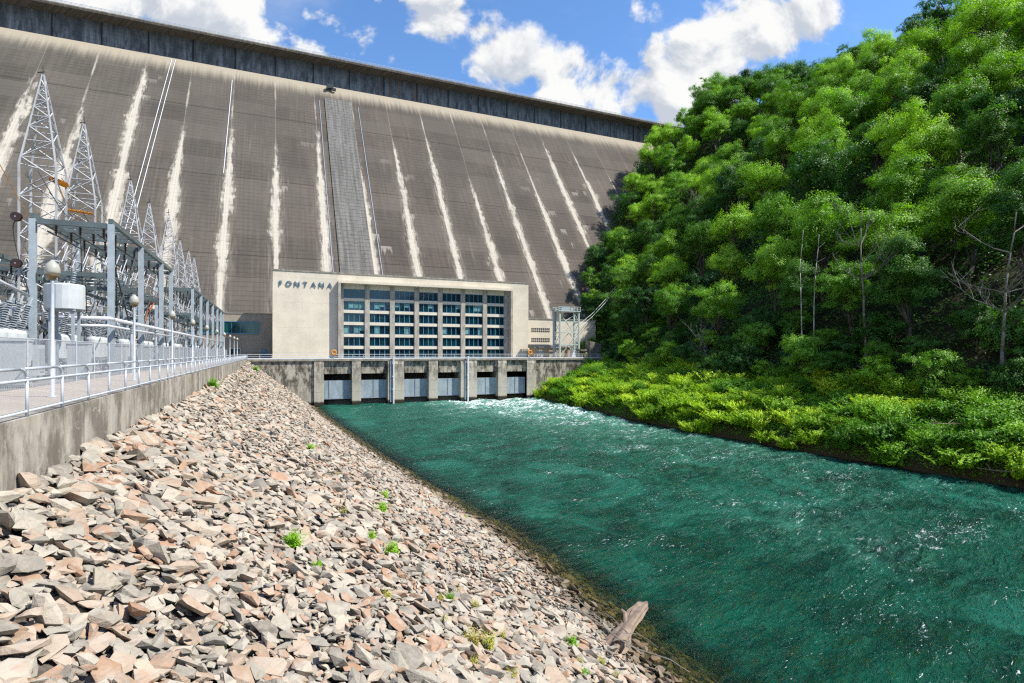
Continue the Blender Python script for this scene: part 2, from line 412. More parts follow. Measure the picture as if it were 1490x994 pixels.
def npmesh(name, v, f, mat, parent=None, smooth_=False):
    v = np.ascontiguousarray(v, dtype=np.float32); f = np.ascontiguousarray(f, dtype=np.int32); k = f.shape[1]
    me = bpy.data.meshes.new(name); me.vertices.add(len(v)); me.vertices.foreach_set('co', v.ravel())
    me.loops.add(f.size); me.loops.foreach_set('vertex_index', f.ravel())
    me.polygons.add(len(f)); me.polygons.foreach_set('loop_start', np.arange(0, f.size, k, dtype=np.int32))
    try: me.polygons.foreach_set('loop_total', np.full(len(f), k, dtype=np.int32))
    except Exception: pass
    me.polygons.foreach_set('use_smooth', np.full(len(f), bool(smooth_)))
    me.materials.append(M[mat]); me.update(calc_edges=True); me.validate()
    o = bpy.data.objects.new(name, me); COL.objects.link(o)
    if parent is not None: o.parent = parent
    return o

def part(mb, name, mat, parent, locs, smooth_=False):
    # one mesh built round its own origin, linked once per location as a part of its own
    o = mb.build(name, mat, None, smooth_); o.parent = parent; me = o.data; off = Vector((0, 0, 0)); q = parent
    while q is not None: off = off+q.location; q = q.parent
    res = [o]
    for l in locs[1:]:
        c = bpy.data.objects.new(name, me); COL.objects.link(c); c.parent = parent; res.append(c)
    for c, l in zip(res, locs): c.location = Vector(l)-off
    return res

# ------------------------------------------------------------------ terrain
def ip(y, xs, ys): return np.interp(y, xs, ys)
def shoreL(y): return ip(y, [-60, 12, 16, 21, 29, 35, 43, 53, 69, 95, 117, 130], [12.2, 12.3, 12.5, 12.9, 13.1, 12.9, 12.3, 11.5, 10.2, 8.8, 7.7, 7.6])
def shoreR(y): return ip(y, [-60, 0, 26, 44, 66, 85, 108, 125, 131], [64, 62, 60., 58.3, 57.5, 58, 61, 62.5, 63.2])
def footX(y): return ip(y, [-60, 0, 30, 60, 83, 110, 130, 170, 250], [76, 72, 71, 71, 73, 79, 86, 94, 97])
def footZ(y): return ip(y, [0, 30, 83, 110, 130, 170], [-5.8, -5.4, -3.9, -3.0, -1.8, -1.5])
def hillS(y): return ip(y, [90, 178, 215], [.84, .98, 1.2])
def ridgeZ(y): return ip(y, [60, 113, 132, 178, 221, 262], [89, 92, 98, 115, 128, 119])
def wallB(y): return ip(y, [0, 85, 110, 125], [-2.9, -2.9, -2.6, -1.9])
def terrain(x, y):
    x = np.asarray(x, float); y = np.asarray(y, float)
    xl, xr, fx, fz = shoreL(y), shoreR(y), footX(y), footZ(y)
    wb = wallB(y)
    left = wb+(x+4.9)*(-11.8-wb)/(xl+4.9)
    q = x-xl; kk = np.where(y < 38, .30, .36); left = np.where(q > 0, -11.8-np.where(q < 3, q*kk, 3*kk+(q-3)*.8), left)
    t = np.clip((x-xr)/(fx-xr), 0, 1)
    bank = -11.8+.9*sstep(0, .08, t)+(fz+11.8-.9)*t**.72
    bank = np.where(x < xr, -11.8+(x-xr)*1.3, bank)
    hill = fz+hillS(y)*(x-fx)
    rz = ridgeZ(y)+np.clip(x-225, 0, 400)*.12; k = 10.
    hill = -k*np.log(np.exp(-np.clip(hill, -50, 400)/k)+np.exp(-rz/k))
    hill = hill+(fbm(x/28., y/28., 5)-.5)*12*sstep(0, 40, x-fx)
    z = np.where(x > fx, np.maximum(hill, fz), bank)
    mid = np.maximum(left, -16.)
    z = np.where(x < 35, mid, np.maximum(z, -16.))
    z = np.where(x < -5.2, -1.55, z)
    z = np.where(x < -62, -1.55+(-62-x)*.55, z)
    inside = (y > 130.4) & (x < fx) & (x > -5.5)
    z = np.where(inside, np.where((x > 8) & (x < 63) & (y < 137), -14., -2.2), z)
    z = np.where((y > 258) & (x < fx+120) & (x > -62), np.maximum(z, 100.), z)
    return z
def build_terrain():
    xs = np.unique(np.concatenate([np.linspace(-900, -160, 12), np.linspace(-160, -20, 29), np.arange(-20, 22, .8), [-5.28, -5.12, -4.9], np.arange(22, 56, 3.), np.arange(56, 100, .9), np.arange(100, 262, 4.), np.linspace(262, 900, 14)]))
    ys = np.unique(np.concatenate([np.linspace(-700, -60, 12), np.arange(-60, 0, 5.), np.arange(0, 130, 1.6), [130.0, 130.41, 137], np.arange(138, 264, 3.), [257.9, 258.1], np.linspace(270, 900, 14)]))
    gx, gy = np.meshgrid(xs, ys); gz = terrain(gx, gy)
    gz = gz+(fbm(gx*.35, gy*.35, 9)-.5)*.5*((gx > 60) & (gz > -11))
    v = np.stack([gx.ravel(), gy.ravel(), gz.ravel()], 1); nx = len(xs); ny = len(ys)
    i = np.arange(nx-1)[None, :]+np.arange(ny-1)[:, None]*nx; i = i.ravel()
    o = npmesh('terrain', v, np.stack([i, i+1, i+1+nx, i+nx], 1), 'ground', None, True)
    tag(o, kind='structure')
build_terrain()

def build_river():
    xs = np.concatenate([[-0.], np.arange(5, 66, .26)])
    ys = np.unique(np.concatenate([np.linspace(-400, -10, 40), np.arange(-10, 5, .8), np.arange(5, 34, .2), np.arange(34, 70, .3), np.arange(70, 136.5, .5)]))
    gx, gy = np.meshgrid(xs, ys); g = terrain(gx, gy)
    g2 = np.where(gy > 130, -14, g); dep = np.clip(-11.8-g2, 0, 6)
    # turbulence: the boil below the three right-hand gates and the fast water it feeds
    cx = 50-(130-gy)*.02; u = (gx-cx+4)/(17+(130-gy)*.02)
    tb = np.exp(-u*u)*np.exp(-(130-gy)/62.)*1.2
    tb += .55*np.exp(-((gx-(shoreR(gy)-3.5))/3.5)**2)*np.exp(-np.abs(105-gy)/45.)
    tb += .32*np.exp(-((gx-(30+gy*.1))/6)**2)*np.exp(-((gy-26)/9)**2)
    tb = tb*(.72+.28*sstep(34, 44, gx))
    tb *= sstep(1.5, 7, gx-shoreL(gy)-2)
    amp = (.05+.20*np.clip(tb, 0, 1))*sstep(.0, 1.2, dep)
    ax = gx*.55+gy*.12; ay = gy*.95-gx*.25
    w = (fbm(ax*.55, ay*.55, 21, 3)-.5)*2.4+(np.abs(fbm(ax*1.2, ay*1.2, 31, 3)-.5))*-2.2+.3
    gz = -11.8+w*amp*2.3
    gz = np.where(gy > 129.6, -11.8, gz)
    v = np.stack([gx.ravel(), gy.ravel(), gz.ravel()], 1); nx = len(xs); ny = len(ys)
    i = (np.arange(nx-1)[None, :]+np.arange(ny-1)[:, None]*nx).ravel()
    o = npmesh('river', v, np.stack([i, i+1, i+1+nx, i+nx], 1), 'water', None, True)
    for nm, a in (('depth', dep), ('turb', np.clip(tb, 0, 1))):
        at = o.data.attributes.new(nm, 'FLOAT', 'POINT'); at.data.foreach_set('value', a.ravel().astype(np.float32))
    tag(o, kind='structure')
build_river()

# ------------------------------------------------------------------ dam
def build_dam():
    d = thing('concrete_dam', 'huge stained grey concrete dam filling the background behind the powerhouse', 'dam', (50, 215, -2))
    X0, X1 = -170, 262
    f = [(169.5, -2.), (252.8, 112.), (254.9, 114.6), (256.6, 117.2), (275, 117.2), (275, -2.)]
    face = MB(); face.prism(f, X0, X1); face.build('downstream_face', 'dam', d)
    MB().prism([(256.7, 117.2), (256.7, 125.9), (268, 125.9), (268, 117.2)], X0, X1).build('parapet_wall', 'parapet', d)
    MB().prism([(256.9, 125.9), (252.1, 126.8), (252.0, 127.6), (268.2, 127.6), (268.2, 125.9)], X0, X1).build('roadway_slab', 'crest_concrete', d)
    b = MB()
    b.box(X0, X1, 252.1, 252.4, 127.6, 128.0)
    b.build('kerb', 'cap_concrete', d)
    r = MB()
    for k in range(int((X1-X0)/3)): r.box(X0+k*3, X0+k*3+.14, 252.2, 252.34, 128.0, 128.9)
    r.box(X0, X1, 252.2, 252.32, 128.8, 128.92); r.box(X0, X1, 252.2, 252.3, 128.4, 128.48)
    r.build('crest_railing', 'galvanized', d)
    s = MB(); s.prism([(171+.73*8-.5, 8.), (171+.73*109.-.5, 109.), (171+.73*109+.3, 109.), (171+.73*8+.3, 8.)], 20.4, 31.4)
    s.build('smooth_strip', 'strip', d)
    g = MB()
    for x in (18.2, 34.2):
        g.prism([(171+.73*8-.25, 8.), (171+.73*107-.25, 107.), (171+.73*107+.3, 107.), (171+.73*8+.3, 8.)], x-.12, x+.12)
    g.build('drain_groove', 'gutter_steel', d)
    def onface(x, z, o=.18): return (x, 171+.73*z-o, z)
    for xa, xb, r_, zt, zb in ((-36.7, -41.4, .11, 116, 12), (-35.4, -39.9, .11, 116, 12), (-15, -15.6, .13, 110, 62)):
        q = MB(); q.rod(onface(xa, zt), onface(xb, zb), r_, 6)
        for t in np.linspace(.02, .98, 28):
            z = zt+(zb-zt)*t; x = xa+(xb-xa)*t; q.box(x-.16, x+.16, 171+.73*z-.25, 171+.73*z+.2, z-.08, z+.08)
        q.build('drain_pipe', 'white_paint', d)
    c = thing('inspection_cabin', 'small dark box standing on the pale band under the dam crest', 'cabin', (22.8, 252.5, 115.2))
    MB().box(21.8, 24.4, 253.2, 254.8, 115.0, 116.7).build('body', 'dark_metal', c)
    MB().box(21.4, 22.3, 252.6, 254.2, 114.4, 115.3).build('bracket', 'dark_metal', c); MB().box(24.0, 25.4, 252.8, 254., 114.2, 115.1).build('bracket', 'dark_metal', c)
build_dam()

# ------------------------------------------------------------------ powerhouse
def build_powerhouse():
    P = thing('powerhouse', 'beige concrete powerhouse with blue window grid at the foot of the dam', 'building', (33, 155, -1.45))
    yf, zt = 142., 19.3; W0, W1, WT, WB = 14.9, 60.6, 16.95, -1.45
    w = MB()
    w.box(0, W0, yf, yf+24, -1.45, zt); w.box(W1, 66.2, yf, yf+24, -1.45, zt)
    w.box(W0, W1, yf, yf+24, WT, zt); w.box(W0, W1, yf+3, yf+24, WB, WT)
    w.build('wall', 'powerhouse_wall', P)
    MB().box(-.12, 66.32, yf-.12, yf+24, zt, zt+.35).build('roof_coping', 'cap_concrete', P)
    for a in (W0-.25, W1-.35): MB().box(a, a+.6, yf-1.4, yf+.9, WB, WT+.02).build('side_fin', 'powerhouse_frame', P)
    MB().box(W0-.25, W1+.25, yf-1.42, yf-.003, WT+.02, WT+.6).build('hood', 'powerhouse_wall', P)
    pr = MB(); xs = [16.1+6.3*i for i in range(7)]
    edges = [W0+.35]+[v for x in xs for v in (x, x+5.1)]+[W1-.35]
    for i in range(0, len(edges), 2): pr.box(edges[i], edges[i+1], yf+.3, yf+1.6, WB, WT)
    pr.build('mullion_pier', 'powerhouse_frame', P)
    sp = MB()
    rows = [15.75-2.97*k for k in range(6)]
    for i, x in enumerate(xs):
        sp.box(x, x+5.1, yf+.52, yf+1.55, 15.75, WT)
        for z in rows: sp.box(x, x+5.1, yf+.52, yf+1.55, max(WB, z-2.97), z-2.24) if z-2.24 > WB else None
    sp.build('spandrel', 'powerhouse_wall', P)
    for i, x in enumerate(xs):
        for k, z in enumerate(rows):
            zb = max(z-2.24, WB)
            g = MB(); g.box(x, x+5.1, yf+.9, yf+1.0, zb, z); win = g.build('window', 'window_glass', P)
            fm = MB()
            for q in range(5): xx = x+5.1*q/4; fm.box(xx-.09 if q else xx, xx+.09 if q < 4 else xx, yf+.78, yf+.897, zb, z)
            fm.box(x, x+5.1, yf+.79, yf+.895, z-.14, z); fm.box(x, x+5.1, yf+.79, yf+.895, zb, zb+.12)
            fm.build('frame', 'frame_blue', win)
            if k in (1, 3):
                for q in range(4):
                    if random.random() < .2:
                        hh = random.choice([1.2, 1.75, 1.9])
                        MB().box(x+5.1*q/4+.12, x+5.1*(q+1)/4-.12, yf+.87, yf+.896, z-.16-hh if k == 3 else z-.2-hh*.8, z-.16).build('blind', 'blind', win)
    # raised lettering
    for ch, x in zip('FONTANA', (1.78, 3.6, 5.42, 7.27, 9.1, 10.95, 12.85)):
        cu = bpy.data.curves.new('letter', 'FONT'); cu.body = ch; cu.size = 1.75; cu.extrude = .07; cu.align_x = 'CENTER'; cu.offset = .0
        o = bpy.data.objects.new('letter', cu); COL.objects.link(o)
        me = bpy.data.meshes.new_from_object(o); bpy.data.objects.remove(o)
        me.materials.clear(); me.materials.append(M['letter_metal'])
        o = bpy.data.objects.new('letter', me); COL.objects.link(o); o.parent = P
        o.rotation_euler = (math.pi/2, 0, 0); o.location = Vector((x-.05, yf-.16, 15.75))-P.location
    # annexes
    A = thing('control_annex', 'low shaded concrete annex with a teal ribbon window left of the powerhouse', 'building', (-12, 152, -1.5))
    MB().box(-40, -.01, 150, 172, -1.6, 9.4).build('wall', 'annex_wall', A)
    MB().box(-40.1, -.02, 149.88, 172, 9.4, 9.65).build('roof_coping', 'cap_concrete', A)
    g = MB().box(-19, -3.3, 149.93, 149.97, 4.75, 7.35).build('window', 'teal_glass', A)
    q = MB(); q.box(-19, -3.2, 149.8, 149.92, 7.35, 7.55); q.box(-19, -3.2, 149.8, 149.92, 4.5, 4.75); q.box(-3.3, -3.1, 149.8, 149.925, 4.75, 7.35)
    for k in range(8): q.box(-5.3-k*1.9, -5.2-k*1.9, 149.85, 149.925, 4.76, 7.34)
    q.build('frame', 'frame_blue', g)
    dr = MB().box(-2.4, -1.2, 149.93, 149.98, -1.5, .75).build('door', 'frame_blue', A)
    MB().box(-1.45, -1.38, 149.86, 149.93, -.4, -.2).build('handle', 'white_paint', dr)
    w2 = MB().box(-9.5, -7.2, 149.93, 149.97, -1.2, .9).build('window', 'teal_glass', A)
    MB().box(-9.6, -9.5, 149.86, 149.96, -1.2, .9).box(-8.4, -8.3, 149.86, 149.925, -1.2, .9).box(-7.2, -7.1, 149.86, 149.96, -1.2, .9).box(-9.6, -7.1, 149.86, 149.96, .9, 1.).build('frame', 'white_paint', w2)
    B = thing('vent_annex', 'low tan concrete annex with rows of small square vents right of the powerhouse', 'building', (78, 152, -1.45))
    MB().box(66.21, 92, 148, 168, -1.6, 9.8).build('wall', 'powerhouse_wall', B)
    MB().box(66.22, 92.2, 147.85, 168, 9.8, 10.1).build('roof_coping', 'cap_concrete', B)
    vm = MB(); vm.box(0, .36, 147.9-147.9, .09, -.2, .2)
    part(vm, 'vent', 'dark_metal', B, [(70.0+k*.62, 147.9, z) for z in (7.05, 6.35, 4.1, 3.4) for k in range(10)])
    S = thing('tan_shed', 'small tan shed with a sloping roof in front of the vent annex', 'shed', (72, 139, -1.45))
    MB().box(66.0, 77, 137.5, 141, -1.45, 1.3).build('wall', 'shed_tan', S)
    MB().add([(65.7, 137.2, 1.3), (77.3, 137.2, 1.3), (77.3, 141.2, 1.3), (65.7, 141.2, 1.3), (65.7, 137.2, 1.5), (77.3, 137.2, 1.45), (77.3, 141.2, 2.3), (65.7, 141.2, 2.3)],
             [(0, 3, 2, 1), (4, 5, 6, 7), (0, 1, 5, 4), (1, 2, 6, 5), (2, 3, 7, 6), (3, 0, 4, 7)]).build('roof', 'cap_concrete', S)
    MB().box(67.2, 68.3, 137.42, 137.49, -1.4, .7).build('door', 'equip_grey', S)
    C = thing('surge_column', 'tall grey round steel column rising beside the lattice hoist tower', 'column', (72.9, 140, -1.45))
    C.location = (71.4, 136.2, -1.45)
    MB().lathe([(.75, 0), (.75, .3), (.5, .3), (.5, 13.2), (.62, 13.2), (.62, 13.5)], (71.4, 136.2, -1.45), 14).build('shaft', 'equip_grey', C)
    MB().box(71.0, 72.2, 135.2, 135.9, 1.2, 2.6).build('junction_box', 'equip_grey', C)
build_powerhouse()

def build_deck():
    D = thing('tailrace_deck', 'stained concrete deck with six dark draft tube gate bays above the river', 'deck', (30, 136, -12))
    yf, zt, zb = 130., -1.45, -17.
    bays = [(10.44, 16.5), (18.47, 24.54), (28.3, 34.23), (36.43, 42.21), (46.35, 52.03), (54.37, 60.03)]
    ztop = -4.8
    MB().box(-5.4, 84, yf-.35, 148, zt-.45, zt).build('deck_slab', 'cap_concrete', D)
    w = MB()
    w.box(-5.4, bays[0][0], yf, 137, zb, zt-.45); w.box(bays[-1][1], 84, yf, 137, zb, zt-.45)
    w.box(bays[0][0], bays[-1][1], yf+.3, 137, ztop, zt-.45); w.box(bays[0][0], bays[-1][1], 136.5, 137, zb, ztop)
    w.build('wall', 'deck_wall', D)
    for a, b in zip([(7.9, 8.4)]+bays, bays+[(62.6, 63.)]):
        x0, x1 = a[1], b[0]
        if a[0] == 7.9: x0 = 8.4
        m = MB(); m.box(x0, x1, yf-.45, 136.5, zb, zt-1.2)
        m.prism([(yf-.45, zt-1.2), (yf-.25, zt-.46), (yf+.8, zt-.46), (yf+.8, zt-1.2)], x0, x1)
        m.build('pier', 'pier_concrete', D)
    for i, (a, b) in enumerate(bays):
        g = MB(); g.box(a+.003, b-.003, yf+.9, yf+1.2, -10.3, -6.3)
        gt = g.build('gate', 'gate_steel', D)
        f = MB()
        for t in ((.2, .72) if i == 0 else (.5,)): x = a+(b-a)*t; f.box(x-.1, x+.1, yf+.8, yf+.895, -10.3, -6.3)
        f.box(a+.01, b-.01, yf+.82, yf+.896, -10.5, -10.3); f.build('rib', 'gutter_steel', gt)
    for x in (25.75, 43.9):
        m = MB(); m.rod((x, yf-.75, -12.4), (x, yf-.75, zt+.6), .2, 8)
        for z in (-2.5, -5.5, -8.5): m.box(x-.3, x+.3, yf-.9, yf-.45, z-.08, z+.08)
        m.build('downpipe', 'white_paint', D)
        MB().box(x-.75, x-.35, yf-.6, yf-.46, -11.5, zt-.5).build('cable_tray', 'gutter_steel', D)
    L = thing('deck_railing', 'pale metal railing along the river edge of the tailrace deck', 'railing', (40, 130, -1.45))
    r = MB(); r.rod((-4.9, yf-.1, -.42), (83.8, yf-.1, -.42), .045, 6); r.build('top_rail', 'white_paint', L)
    r = MB(); r.rod((-4.9, yf-.1, -.9), (83.8, yf-.1, -.9), .03, 6); r.build('mid_rail', 'white_paint', L)
    MB().box(-4.9, 83.8, yf-.2, yf-.05, -1.445, -1.2).build('kickboard', 'white_paint', L)
    for k in range(38):
        x = -4.9+k*2.397; MB().rod((x, yf-.1, -1.45), (x, yf-.1, -.42), .04, 5).build('post', 'white_paint', L)
    for x, s in ((12.55, 'before the plain wall under the lettering'), (60.9, 'before the right end of the window grid')):
        o = thing('life_ring', 'orange life ring at the deck railing '+s, 'life ring', (x, 129.6, -1.4), 'orange life rings on the deck railing')
        m = MB(); n = 20
        for k in range(n):
            a, b = 2*math.pi*k/n, 2*math.pi*(k+1)/n
            m.rod((x+.48*math.cos(a), 129.6, .0+.48*math.sin(a)), (x+.48*math.cos(b), 129.6, .48*math.sin(b)), .19, 8)
        m.build('ring', 'orange_paint', o, True)
        MB().rod((x, 129.75, -1.45), (x, 129.75, .2), .05, 6).build('post', 'white_paint', o)
    # lattice hoist tower
    T = thing('hoist_tower', 'pale green lattice hoist tower standing at the right end of the deck', 'steel tower', (74.5, 134.5, -1.45))
    x0, x1, y0, y1 = 71.7, 77.6, 133.6, 136.2; zt2 = 11.2
    for x in (x0, x1):
        for y in (y0, y1): MB().box(x-.2, x+.2, y-.2, y+.2, -1.45, zt2).build('post', 'pale_green_steel', T)
    m = MB()
    for z in (2.2, 5.4, 8.4):
        m.box(x0+.21, x1-.21, y0-.12, y0+.12, z-.12, z+.12)
        for x in (x0, x1): m.box(x-.1, x+.1, y0+.21, y1-.21, z-.12, z+.12)
    m.build('girt', 'pale_green_steel', T)
    m = MB()
    for a, b in (((x0, 2.2), ((x0+x1)/2, 5.4)), ((x1, 2.2), ((x0+x1)/2, 5.4)), ((x0, -1.4), ((x0+x1)/2, 2.2)), ((x1, -1.4), ((x0+x1)/2, 2.2)), ((x0, 5.4), (x1, 8.4)), ((x0, 11.), (x1-1.5, 5.4)), ((x1, 11.), (x0+1.5, 8.4))):
        m.rod((a[0], y0+.3, a[1]), (b[0], y0+.3, b[1]), .1, 4)
    for y in ((y0, y1), (y1, y0)):
        for z in (-1.4, 2.2, 5.4, 8.4): m.rod((x0, y[0], z), (x0, y[1], z+3), .08, 4); m.rod((x1, y[0], z), (x1, y[1], z+2.8), .08, 4)
    m.build('brace', 'pale_green_steel', T)
    m = MB(); m.box(x0-.6, x1+.3, y0-.5, y1+.5, zt2, zt2+.25)
    for x in np.arange(x0-.5, x1+.4, .95): m.box(x-.05, x+.05, y0-.5, y0-.4, zt2+.25, zt2+1.25); m.box(x-.05, x+.05, y1+.4, y1+.5, zt2+.25, zt2+1.25)
    for z in (.7, 1.25): m.box(x0-.6, x1+.3, y0-.48, y0-.42, zt2+z-.05, zt2+z+.05); m.box(x0-.6, x1+.3, y1+.42, y1+.48, zt2+z-.05, zt2+z+.05)
    m.build('platform', 'pale_green_steel', T)
    m = MB(); m.box(72.6, 75.2, 134.2, 135.6, zt2+.25, zt2+1.3); m.lathe([(.35, 0), (.45, .4), (.3, .8)], (76, 134.9, zt2+.25)); m.build('winch', 'equip_grey', T)
    for k, dz in enumerate((0, .9)):
        m = MB(); m.path([(77.6, 134.5, 6.5+dz), (85, 139, 10.2+dz), (93, 144.5, 15.+dz), (101, 150, 20.5+dz)], .055, 5)
        tag(m.build('hoist_cable', 'alu_pipe'), ('lower', 'upper')[k]+' of two pale cables running from the hoist tower up into the trees', 'cable', 'cables rising from the hoist tower')
    K = MB(); K.add([(79.4, 130.6, -1.45), (83.2, 130.6, -1.45), (83.2, 133.4, -1.45), (79.4, 133.4, -1.45), (79.5, 130.8, 3.2), (82.9, 130.9, 2.3), (82.9, 133.2, 2.5), (79.5, 133.2, 3.4)],
             [(0, 3, 2, 1), (4, 5, 6, 7), (0, 1, 5, 4), (1, 2, 6, 5), (2, 3, 7, 6), (3, 0, 4, 7)])
    K.box(76.8, 79.3, 131.2, 133, .4, .9)
    tag(K.build('anchor_block', 'weathered_block'), 'dark weathered concrete block at the far right end of the deck', 'block')
    t = thing('utility_cover', 'small white tent shaped cover below the lattice hoist tower', 'cover', (74.4, 131.2, -1.45))
    MB().add([(73.6, 130.7, -1.44), (75.2, 130.7, -1.44), (75.2, 131.7, -1.44), (73.6, 131.7, -1.44), (74.4, 130.7, .35), (74.4, 131.7, .35)], [(0, 1, 4), (1, 2, 5, 4), (2, 3, 5), (3, 0, 4, 5), (0, 3, 2, 1)]).build('canvas', 'white_paint', t)
    MB().rod((74.4, 130.65, .3), (74.4, 131.75, .3), .05, 5).build('ridge_pole', 'galvanized', t)
    t = thing('yellow_drum', 'small yellow drum standing beside the dark block on the deck', 'drum', (78.4, 131, -1.45))
    MB().lathe([(.42, 0), (.45, .05), (.45, .5), (.47, .55), (.45, .6), (.45, 1.15), (.35, 1.2), (.2, 1.5)], (78.4, 131, -1.45), 14).build('body', 'yellow_paint', t)
    MB().lathe([(.47, 1.15), (.47, 1.22)], (78.4, 131, -1.45), 14).build('rim', 'white_paint', t)
build_deck()

# ------------------------------------------------------------------ retaining wall, walkway, railing, fence
def build_walk():
    w = MB(); w.box(-5.35, -4.93, -12, 129.6, -4.5, -1.42); tag(w.build('retaining_wall', 'retaining_wall'), 'long stained concrete retaining wall between the walkway and the rock slope', 'wall')
    tag(MB().box(-9.2, -5.352, -12, 129.6, -1.9, -1.45).build('walkway', 'walk_concrete'), kind='structure')
    Rl = thing('walkway_railing', 'galvanized hoop railing with wire mesh along the top of the retaining wall', 'railing', (-4.98, 60, -1.42))
    x = -4.98; p = 2.24; y0 = 11.02-p*4; n = int((129-y0)/p); zt = -.36; zm = -.615; rr = .22
    for k in range(n+1):
        y = y0+k*p
        m = MB(); m.rod((x, y, -1.50), (x, y, zt-rr), .035, 8)
        if k: # hoop: rail comes from the previous post and bends down into this one
            pts = [(x, y-.38*(1-math.cos(t)), zt-rr+rr*math.sin(t)) for t in np.linspace(0, math.pi/2, 9)]+[(x, y-p-.10, zt)]
            m.path(pts, .035, 8)
        m.build('post', 'galvanized', Rl, True)
    MB().rod((x, y0, zm), (x, y0+n*p, zm), .03, 8).build('mid_rail', 'galvanized', Rl, True)
    MB().rod((x, y0, -1.30), (x, y0+n*p, -1.30), .03, 8).build('bottom_rail', 'galvanized', Rl, True)
    m = MB()
    for k in range(17): z = -1.29+k*.0425; m.rod((x, 0, z), (x, p, z), .0032, 3, caps=False)
    for k in range(22): y = k*p/22; m.rod((x, y, -1.29), (x, y, -.61), .0028, 3, caps=False)
    me = None
    for k in range(n):
        if me is None:
            o = m.build('wire_mesh', 'galvanized', Rl, off=Vector((x, 0, -1.42))); me = o.data
        else: o = bpy.data.objects.new('wire_mesh', me); COL.objects.link(o); o.parent = Rl
        o.location = (0, y0+k*p-60, 0)
    F = thing('chain_link_fence', 'tall chain link fence between the walkway and the electrical switchyard', 'fence', (-9.1, 60, -1.5))
    x = -9.1; p = 3.05; n = 43; y0 = 4.; zt = .56
    for k in range(n+1): MB().rod((x, y0+k*p, -1.6), (x, y0+k*p, zt+.03), .032, 6).build('post', 'galvanized', F)
    MB().rod((x, y0, zt), (x, y0+n*p, zt), .022, 6).build('top_rail', 'galvanized', F)
    m = MB(); H = zt+1.42; s = .075
    k = -int(H/s)
    while k*s < p:
        for sg in (1, -1):
            a, b = k*s, k*s+H
            lo = max(a, 0); hi = min(b, p)
            if hi > lo:
                za, zb = (lo-a), (hi-a)
                if sg < 0: za, zb = H-za, H-zb
                m.rod((x, lo, -1.42+za), (x, hi, -1.42+zb), .0030, 3, caps=False)
        k += 1
    me = None
    for k in range(n):
        if me is None: o = m.build('chain_link', 'galvanized', F, off=Vector((x, 0, -1.5))); me = o.data
        else: o = bpy.data.objects.new('chain_link', me); COL.objects.link(o); o.parent = F
        o.location = (0, y0+k*p-60, 0)
build_walk()

# ------------------------------------------------------------------ switchyard
def lamp(i, y):
    o = thing('lamp_post', f'grey lamp post with pale globe along the fence, {ORD[i]} to the camera', 'lamp post', (-6.6, y, -1.45), 'lamp posts along the walkway')
    if i == 0:
        MB().lathe([(.16, 0), (.16, .03), (.06, .04), (.05, 3.75), (.06, 3.85)], (-6.6, y, -1.45), 10).build('pole', 'galvanized', o, True)
        MB().lathe([(.08, 3.82), (.12, 3.90), (.18, 3.95), (.19, 4.00)], (-6.6, y, -1.45), 14).build('collar', 'brass', o)
        MB().lathe([(.19, 4.00), (.215, 4.08), (.21, 4.2), (.17, 4.33), (.09, 4.40), (.06, 4.44), (.03, 4.46)], (-6.6, y, -1.45), 16).build('globe', 'glass_globe', o, True)
        return o
    for ch in LAMP0.children:
        c = ch.copy(); COL.objects.link(c); c.parent = o
    return o
LAMP0 = lamp(0, 22.6)
for i, y in enumerate((34.3, 46.2, 57.3, 69, 81, 93, 105, 116, 126)): lamp(i+1, y)

def lattice_tower():
    o = thing('lattice_tower', 'x', 'lattice tower', (0, 0, 0), 'pointed lattice towers in the switchyard')
    h1, h2, w = 15.4, 22.6, 1.1
    def corner(sx, sy, z):
        t = 1 if z <= h1 else max(.04, 1-(z-h1)/(h2-h1)*.96)
        return (sx*w*t, sy*w*t, z)
    cs = [(-1, -1), (1, -1), (1, 1), (-1, 1)]
    for sx, sy in cs:
        m = MB(); m.rod(corner(sx, sy, 0), corner(sx, sy, h1), .09, 4); m.rod(corner(sx, sy, h1), corner(sx, sy, h2), .08, 4, .05); m.build('leg', 'tower_steel', o)
    m = MB(); z = 0.; k = 0
    while z < h2-.8:
        t = 1 if z < h1 else 1-(z-h1)/(h2-h1)*.96
        dz = max(.55, 1.45*t); z2 = min(z+dz, h2-.3)
        for q in range(4):
            a, b = cs[q], cs[(q+1) % 4]
            if (k+q) % 2: m.rod(corner(*a, z), corner(*b, z2), .045, 4)
            else: m.rod(corner(*b, z), corner(*a, z2), .045, 4)
            if k % 3 == 0 or z > h1: m.rod(corner(*a, z), corner(*b, z), .04, 4)
        z = z2; k += 1
    m.build('bracing', 'tower_steel', o)
    m = MB(); m.rod((0, 0, h2-.2), (0, 0, h2+.7), .04, 5); m.rod((-.35, 0, h2+.1), (.1, 0, h2+.25), .04, 4); m.build('finial', 'dark_metal', o)
    m = MB()
    for s in (-1, 1):
        m.rod((s*w, -w, 15.4), (-s*w, w, 15.4), .04, 4)
    m.build('diaphragm', 'tower_steel', o)
    return o
tw = lattice_tower()
for i, (x, y) in enumerate(((-16, 52.9), (-16, 62.9), (-16, 81.3), (-16, 92.6), (-14.5, 98.3), (-16, 121), (-16, 132.7), (-16, 141.6))):
    o = tw if i == 0 else copy_tree(tw); o.location = (x, y, -1.5)
    o['label'] = f'grey pointed lattice tower rising over the switchyard, {ORD[i]} to the camera'

